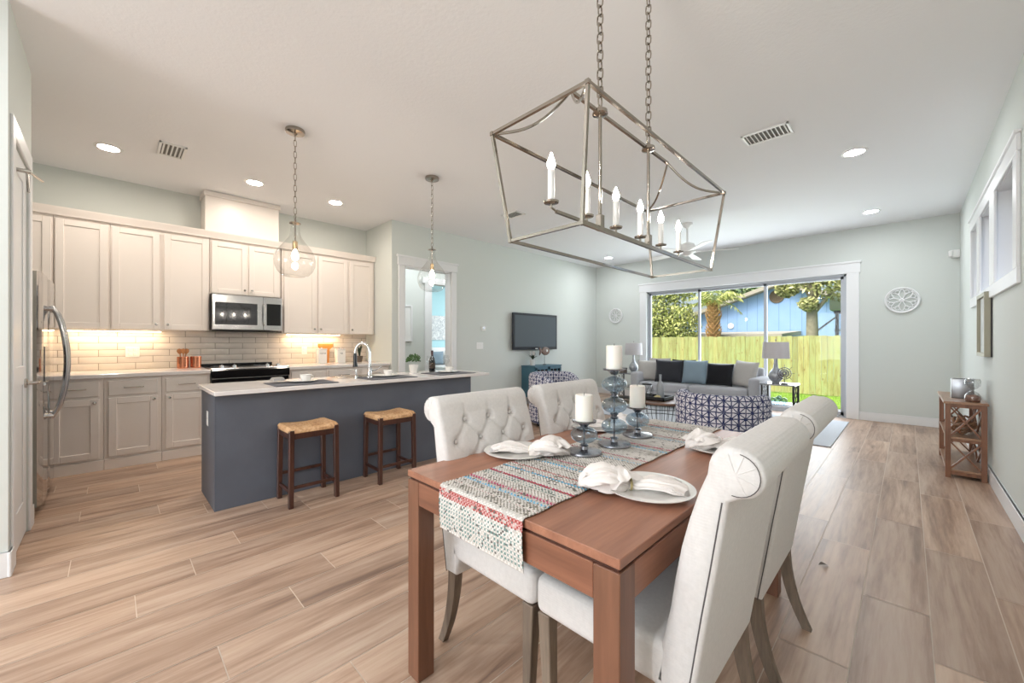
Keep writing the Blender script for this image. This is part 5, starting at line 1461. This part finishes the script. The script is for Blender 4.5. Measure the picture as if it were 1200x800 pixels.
# blue neighbour house with a gable facing us
bh = thing('neighbour_house', 'light blue board-sided house with a gable roof beyond the fence', 'house', (-3.9, 22, -.3))
def m_siding():
    t = NT('blue_siding'); c = t.new('ShaderNodeTexCoord'); s = t.new('ShaderNodeSeparateXYZ'); t.lk(c.outputs['Object'], s.inputs[0])
    f = t.math('FRACT', t.math('MULTIPLY', s.outputs[0], 1/.4)); g = t.math('LESS_THAN', f, .05)
    n = t.noise(c.outputs['Object'], 2, 3)
    t.lk(t.mix(g, t.mix(n, srgb(134, 172, 214), srgb(152, 186, 224)), srgb(112, 148, 190)), t.b.inputs['Base Color']); t.b.inputs['Roughness'].default_value = .8; return t.m
M['siding'] = m_siding()
rx, rz, sl, HY = -3.9, 3.62, .335, 20.0
eL, eR = -9.6, 1.8
MB().prism([(eL, -.3), (eR, -.3), (eR, rz-(eR-rx)*sl), (rx, rz), (eL, rz-(rx-eL)*sl)], HY, HY+6, 'y').build('gable_wall', M['siding'], bh, smooth=False)
M['roof'] = pbr('weathered_roof', srgb(170, 166, 150), .85, bump=.3)
m = MB()
for s_, e in ((-1, eL-.5), (1, eR+.5)):
    ze = rz-abs(e-rx)*sl
    m.prism([(rx, rz+.02), (e, ze+.02), (e, ze+.16), (rx, rz+.18)], HY-.4, HY+6.4, 'y')
m.build('roof', M['roof'], bh, smooth=False)
MB().lathe((-3.97, HY-.03, 3.2), [(.0, .02), (.2, .02), (.2, 0), (.27, -.01), (.28, .03)], 32, 'y').build('round_vent', pbr('vent_dark', srgb(104, 92, 74), .8), bh)
MB().prism([(HY-.1, 1.56), (HY-3.6, 1.46), (HY-3.6, 1.55), (HY-.1, 1.72)], -11, -3.1, 'x').build('porch_roof', M['roof'], bh, smooth=False)
MB().box(-11, -3.15, HY-3.55, HY-3.5, 1.38, 1.5).build('fascia', M['leg_grey'], bh, smooth=False)
for x in (-10.5, -6.6, -3.4): MB().box(x, x+.1, HY-3.5, HY-3.4, -.3, 1.45).build('porch_post', M['leg_grey'], bh, smooth=False)
MB().lathe((-5.75, HY-.04, 2.0), [(0, 0), (.12, 0), (.13, .03)], 20, 'y').build('wall_ornament', M['plastic'], bh)

LEAFM = {}
def leafmat(name, a, b, c):
    t = NT(name); at = t.new('ShaderNodeAttribute', attribute_name='rnd')
    t.lk(t.ramp(at.outputs['Fac'], [(0, a), (.5, b), (1, c)]), t.b.inputs['Base Color']); t.b.inputs['Roughness'].default_value = .6
    t.b.inputs['Subsurface Weight'].default_value = 0; return t.m
LM1 = leafmat('hedge_leaf', srgb(92, 104, 58), srgb(168, 178, 94), srgb(222, 224, 146))
LM2 = leafmat('oak_leaf', srgb(110, 116, 70), srgb(172, 178, 110), srgb(222, 220, 160))
LM3 = leafmat('far_leaf', srgb(90, 118, 84), srgb(140, 164, 116), srgb(180, 198, 150))
M['bark'] = pbr('pale_bark', srgb(150, 146, 122), .9, bump=.6, bscale=20, var=.25, vscale=8)
def crown(parent, blobs, n, size, mat):
    bm = bmesh.new(); lay = bm.faces.layers.float.new('rnd')
    for i in range(n):
        c, rad = blobs[R.randrange(len(blobs))]
        d = Vector((R.gauss(0, 1), R.gauss(0, 1), R.gauss(0, 1))).normalized()*(R.random()**.35)
        p = Vector((c[0]+d.x*rad[0], c[1]+d.y*rad[1], c[2]+d.z*rad[2]))
        n1 = Vector((R.uniform(-1, 1), R.uniform(-1, .2), R.uniform(-.2, 1))).normalized(); a = n1.orthogonal().normalized(); b = n1.cross(a)
        t = R.uniform(0, 6); a, b = a*math.cos(t)+b*math.sin(t), b*math.cos(t)-a*math.sin(t)
        s = size*R.uniform(.6, 1.3)
        f = bm.faces.new([bm.verts.new(q) for q in (p+a*s, p+b*s*.45, p-a*s, p-b*s*.45)]); f[lay] = R.random()
    m = MB(); m.bm.free(); m.bm = bm
    return m.build('crown', mat, parent, smooth=False, recalc=False)
def tree(name, label, x, y, h, tr, blobs, n, size, mat, lean=0):
    r = thing(name, label, 'tree', (x, y, -.3), 'trees beyond the fence')
    m = MB().tube([(x, y, -.3), (x+.03+lean*.3, y, h*.35), (x-.03+lean*.6, y, h*.7), (x+lean, y, h)], [tr*1.25, tr, tr*.85, tr*.5], 12)
    for k in range(5):
        a = k*1.3; m.tube([(x+lean*.6, y, h*(.6+.06*k)), (x+lean*.6+.5*math.cos(a), y+.5*math.sin(a), h*(.8+.08*k)), (x+lean*.6+1.1*math.cos(a), y+.9*math.sin(a), h*(1+.08*k))], [tr*.4, tr*.25, tr*.1], 7)
    m.build('trunk', M['bark'], r); crown(r, blobs, n, size, mat); return r
tree('broadleaf_tree', 'dense yellow-green tree at the left beyond the fence', -7.4, 16.6, 2.6, .12,
     [((-7.2, 16.4, 2.5), (1.1, .8, 1.1)), ((-6.5, 16.3, 1.8), (.75, .6, .9)), ((-8.2, 16.7, 3.2), (1.4, 1, 1.3)), ((-6.9, 16.6, 3.6), (1.1, .9, .7)), ((-8.0, 16.5, 1.6), (1.0, .7, .9))], 9500, .075, LM1)
tree('oak_tree', 'pale barked tree before the blue house, right of its round vent', -2.3, 16.2, 3.6, .17,
     [((-1.5, 16.2, 3.2), (.9, .7, .7)), ((-2.3, 16.4, 3.75), (1.1, .8, .5)), ((-.9, 16.4, 3.9), (1.1, .8, .8)), ((-2.9, 16.1, 3.1), (.35, .3, .35)), ((-2.3, 16.0, 2.5), (.28, .25, .22)), ((-.7, 16.3, 2.8), (.5, .5, .35)), ((-1.9, 15.9, 3.5), (1.3, .6, .7)), ((-.6, 15.9, 3.3), (.8, .5, .6))], 6500, .08, LM2, .15)
tree('far_tree', 'grey-green tree rising behind the ridge of the blue house', -6.2, 30, 5, .2,
     [((-6.0, 30, 5.0), (1.9, 1.2, 1.2)), ((-3.6, 30, 5.6), (2.4, 1.2, 1.1)), ((-8, 30, 4.8), (1.0, 1, .9)), ((-9.5, 30, 5.2), (1.4, 1, 1.6))], 6000, .13, LM3)
# palm with a boot-jacketed trunk
r = thing('palm_tree', 'palm with a shaggy orange-brown boot-covered trunk', 'tree', (-5.2, 16, -.3), 'trees beyond the fence')
m = MB().cyl((-5.2, 16, -.3), (-5.2, 16, 2.7), .2, .17, 16)
for i in range(20):
    for k in range(9):
        a = 2*PI*(k+.5*(i % 2))/9; z = .9+i*.095; rr = .20+.03*math.sin(i)
        o = Vector((-5.2+rr*math.cos(a), 16+rr*math.sin(a), z)); d = Vector((math.cos(a)*.6, math.sin(a)*.6, 1)).normalized()
        m.bar(o, o+d*.13, .10, .04, up=(math.cos(a), math.sin(a), 0), w1=.03, h1=.02)
m.build('trunk', pbr('palm_boots', srgb(186, 148, 96), .9, var=.4, vscale=9), r)
bm = bmesh.new(); lay = bm.faces.layers.float.new('rnd')
for k in range(26):
    a = k*2.399; el = R.uniform(.15, 1.2); L = R.uniform(1.0, 1.6); o = Vector((-5.2, 16, 2.75))
    prev = None
    for i in range(12):
        u = i/11; p = o+Vector((math.cos(a)*math.cos(el)*L*u, math.sin(a)*math.cos(el)*L*u, math.sin(el)*L*u-.5*L*u*u))
        sd = Vector((-math.sin(a), math.cos(a), 0))
        for s_ in (-1, 1):
            q = p+sd*s_*(.28*math.sin(PI*min(.95, u+.1)))+Vector((0, 0, -.16))+Vector((math.cos(a), math.sin(a), 0))*.1
            f = bm.faces.new([bm.verts.new(v_) for v_ in (p, p+Vector((0, 0, .02))+(q-p)*.5+Vector((math.cos(a), math.sin(a), 0))*.02, q, p+(q-p)*.5-Vector((math.cos(a), math.sin(a), 0))*.02)]); f[lay] = R.random()
m = MB(); m.bm.free(); m.bm = bm; m.build('fronds', LM1, r, smooth=False, recalc=False)
# timber stand at the right
r = thing('timber_frame', 'dark timber frame with rails standing before the blue house at the right', 'frame', (-1, 17, -.3))
m = MB()
for x in (-1.72, -.98, -.2): m.box(x, x+.09, 17, 17.09, -.3, 2.25)
m.box(-1.75, 1.2, 17, 17.09, 1.62, 1.68).box(-1.75, 1.2, 16.95, 17.1, 2.2, 2.3)
m.bar((-2.7, 17.04, 1.2), (-1.7, 17.04, 2.1), .05)
m.build('posts', M['iron'], r, smooth=False)
MB().box(-1.9, 1.4, 17.3, 18.5, 2.35, 2.9).build('upper_panel', pbr('pale_green_panel', srgb(176, 190, 172), .8), r, smooth=False)
MB().box(-1.3, -.2, 17.27, 17.3, 2.42, 2.75).build('dark_opening', M['black_matte'], r, smooth=False)

# ------------------------------------------------------------------ light
w = bpy.data.worlds.new('World'); scene.world = w; w.use_nodes = True; nt = w.node_tree
sky = nt.nodes.new('ShaderNodeTexSky'); sky.sky_type = 'NISHITA'; sky.sun_disc = False
sky.sun_elevation = math.radians(60); sky.sun_rotation = math.radians(200); sky.air_density = 1; sky.dust_density = 6; sky.ozone_density = 1
nt.links.new(sky.outputs[0], nt.nodes['Background'].inputs[0]); nt.nodes['Background'].inputs[1].default_value = .27
def light(kind, name, loc, rot, energy, color=(1, 1, 1), **k):
    l = bpy.data.lights.new(name, kind); l.energy = energy; l.color = color
    for a, v in k.items(): setattr(l, a, v)
    o = bpy.data.objects.new(name, l); o.location = loc; o.rotation_euler = rot; COL.objects.link(o); return o
sd_ = Vector((.35, .8, -1.05)).normalized()
s = light('SUN', 'sun', (0, 0, 8), (0, 0, 0), .8, (1, .96, .88), angle=math.radians(3)); s.rotation_euler = sd_.to_track_quat('-Z', 'Y').to_euler()
light('AREA', 'rear_fill_lamp', (-1.45, YREAR-.03, 1.5), (PI/2, 0, 0), 120, (.88, .94, 1), shape='RECTANGLE', size=2.8, size_y=2.1)  # unseen area lamp added at the rear opening as room fill
light('AREA', 'slider_fill_lamp', ((SX0+SX1)/2, YB+.3, 1.25), (-PI/2, 0, 0), 85, (.9, .95, 1), shape='RECTANGLE', size=3.3, size_y=2.2)  # fill lamp added just outside the slider to boost its daylight

light('AREA', 'bedroom_fill_lamp', (-8.6, 8.4, 1.6), (-PI/2, 0, 0), 32, (.9, .96, 1), shape='RECTANGLE', size=1.6, size_y=1.3)  # fill lamp added inside the bedroom, where no window is built
# ------------------------------------------------------------------ camera
cam = bpy.data.cameras.new('camera'); co = bpy.data.objects.new('camera', cam); COL.objects.link(co)
cam.sensor_width = 36; cam.lens = 14.0; cam.clip_start = .02; cam.clip_end = 300
co.location = (0, 0, 1.25); co.rotation_euler = (PI/2, 0, math.radians(44.84))
cam.shift_y = (401-400)/1200
scene.camera = co
scene.view_settings.view_transform = 'Standard'; scene.view_settings.look = 'None'
scene.view_settings.gamma = 1; scene.view_settings.use_curve_mapping = False
scene.view_settings.exposure = .66
c = scene.cycles
c.use_denoising = True
try: c.denoiser = 'OPENIMAGEDENOISE'
except Exception: pass
c.max_bounces = 9; c.diffuse_bounces = 5; c.glossy_bounces = 4; c.transmission_bounces = 6; c.transparent_max_bounces = 16
c.caustics_reflective = False; c.caustics_refractive = False; c.sample_clamp_indirect = 6; c.blur_glossy = .5
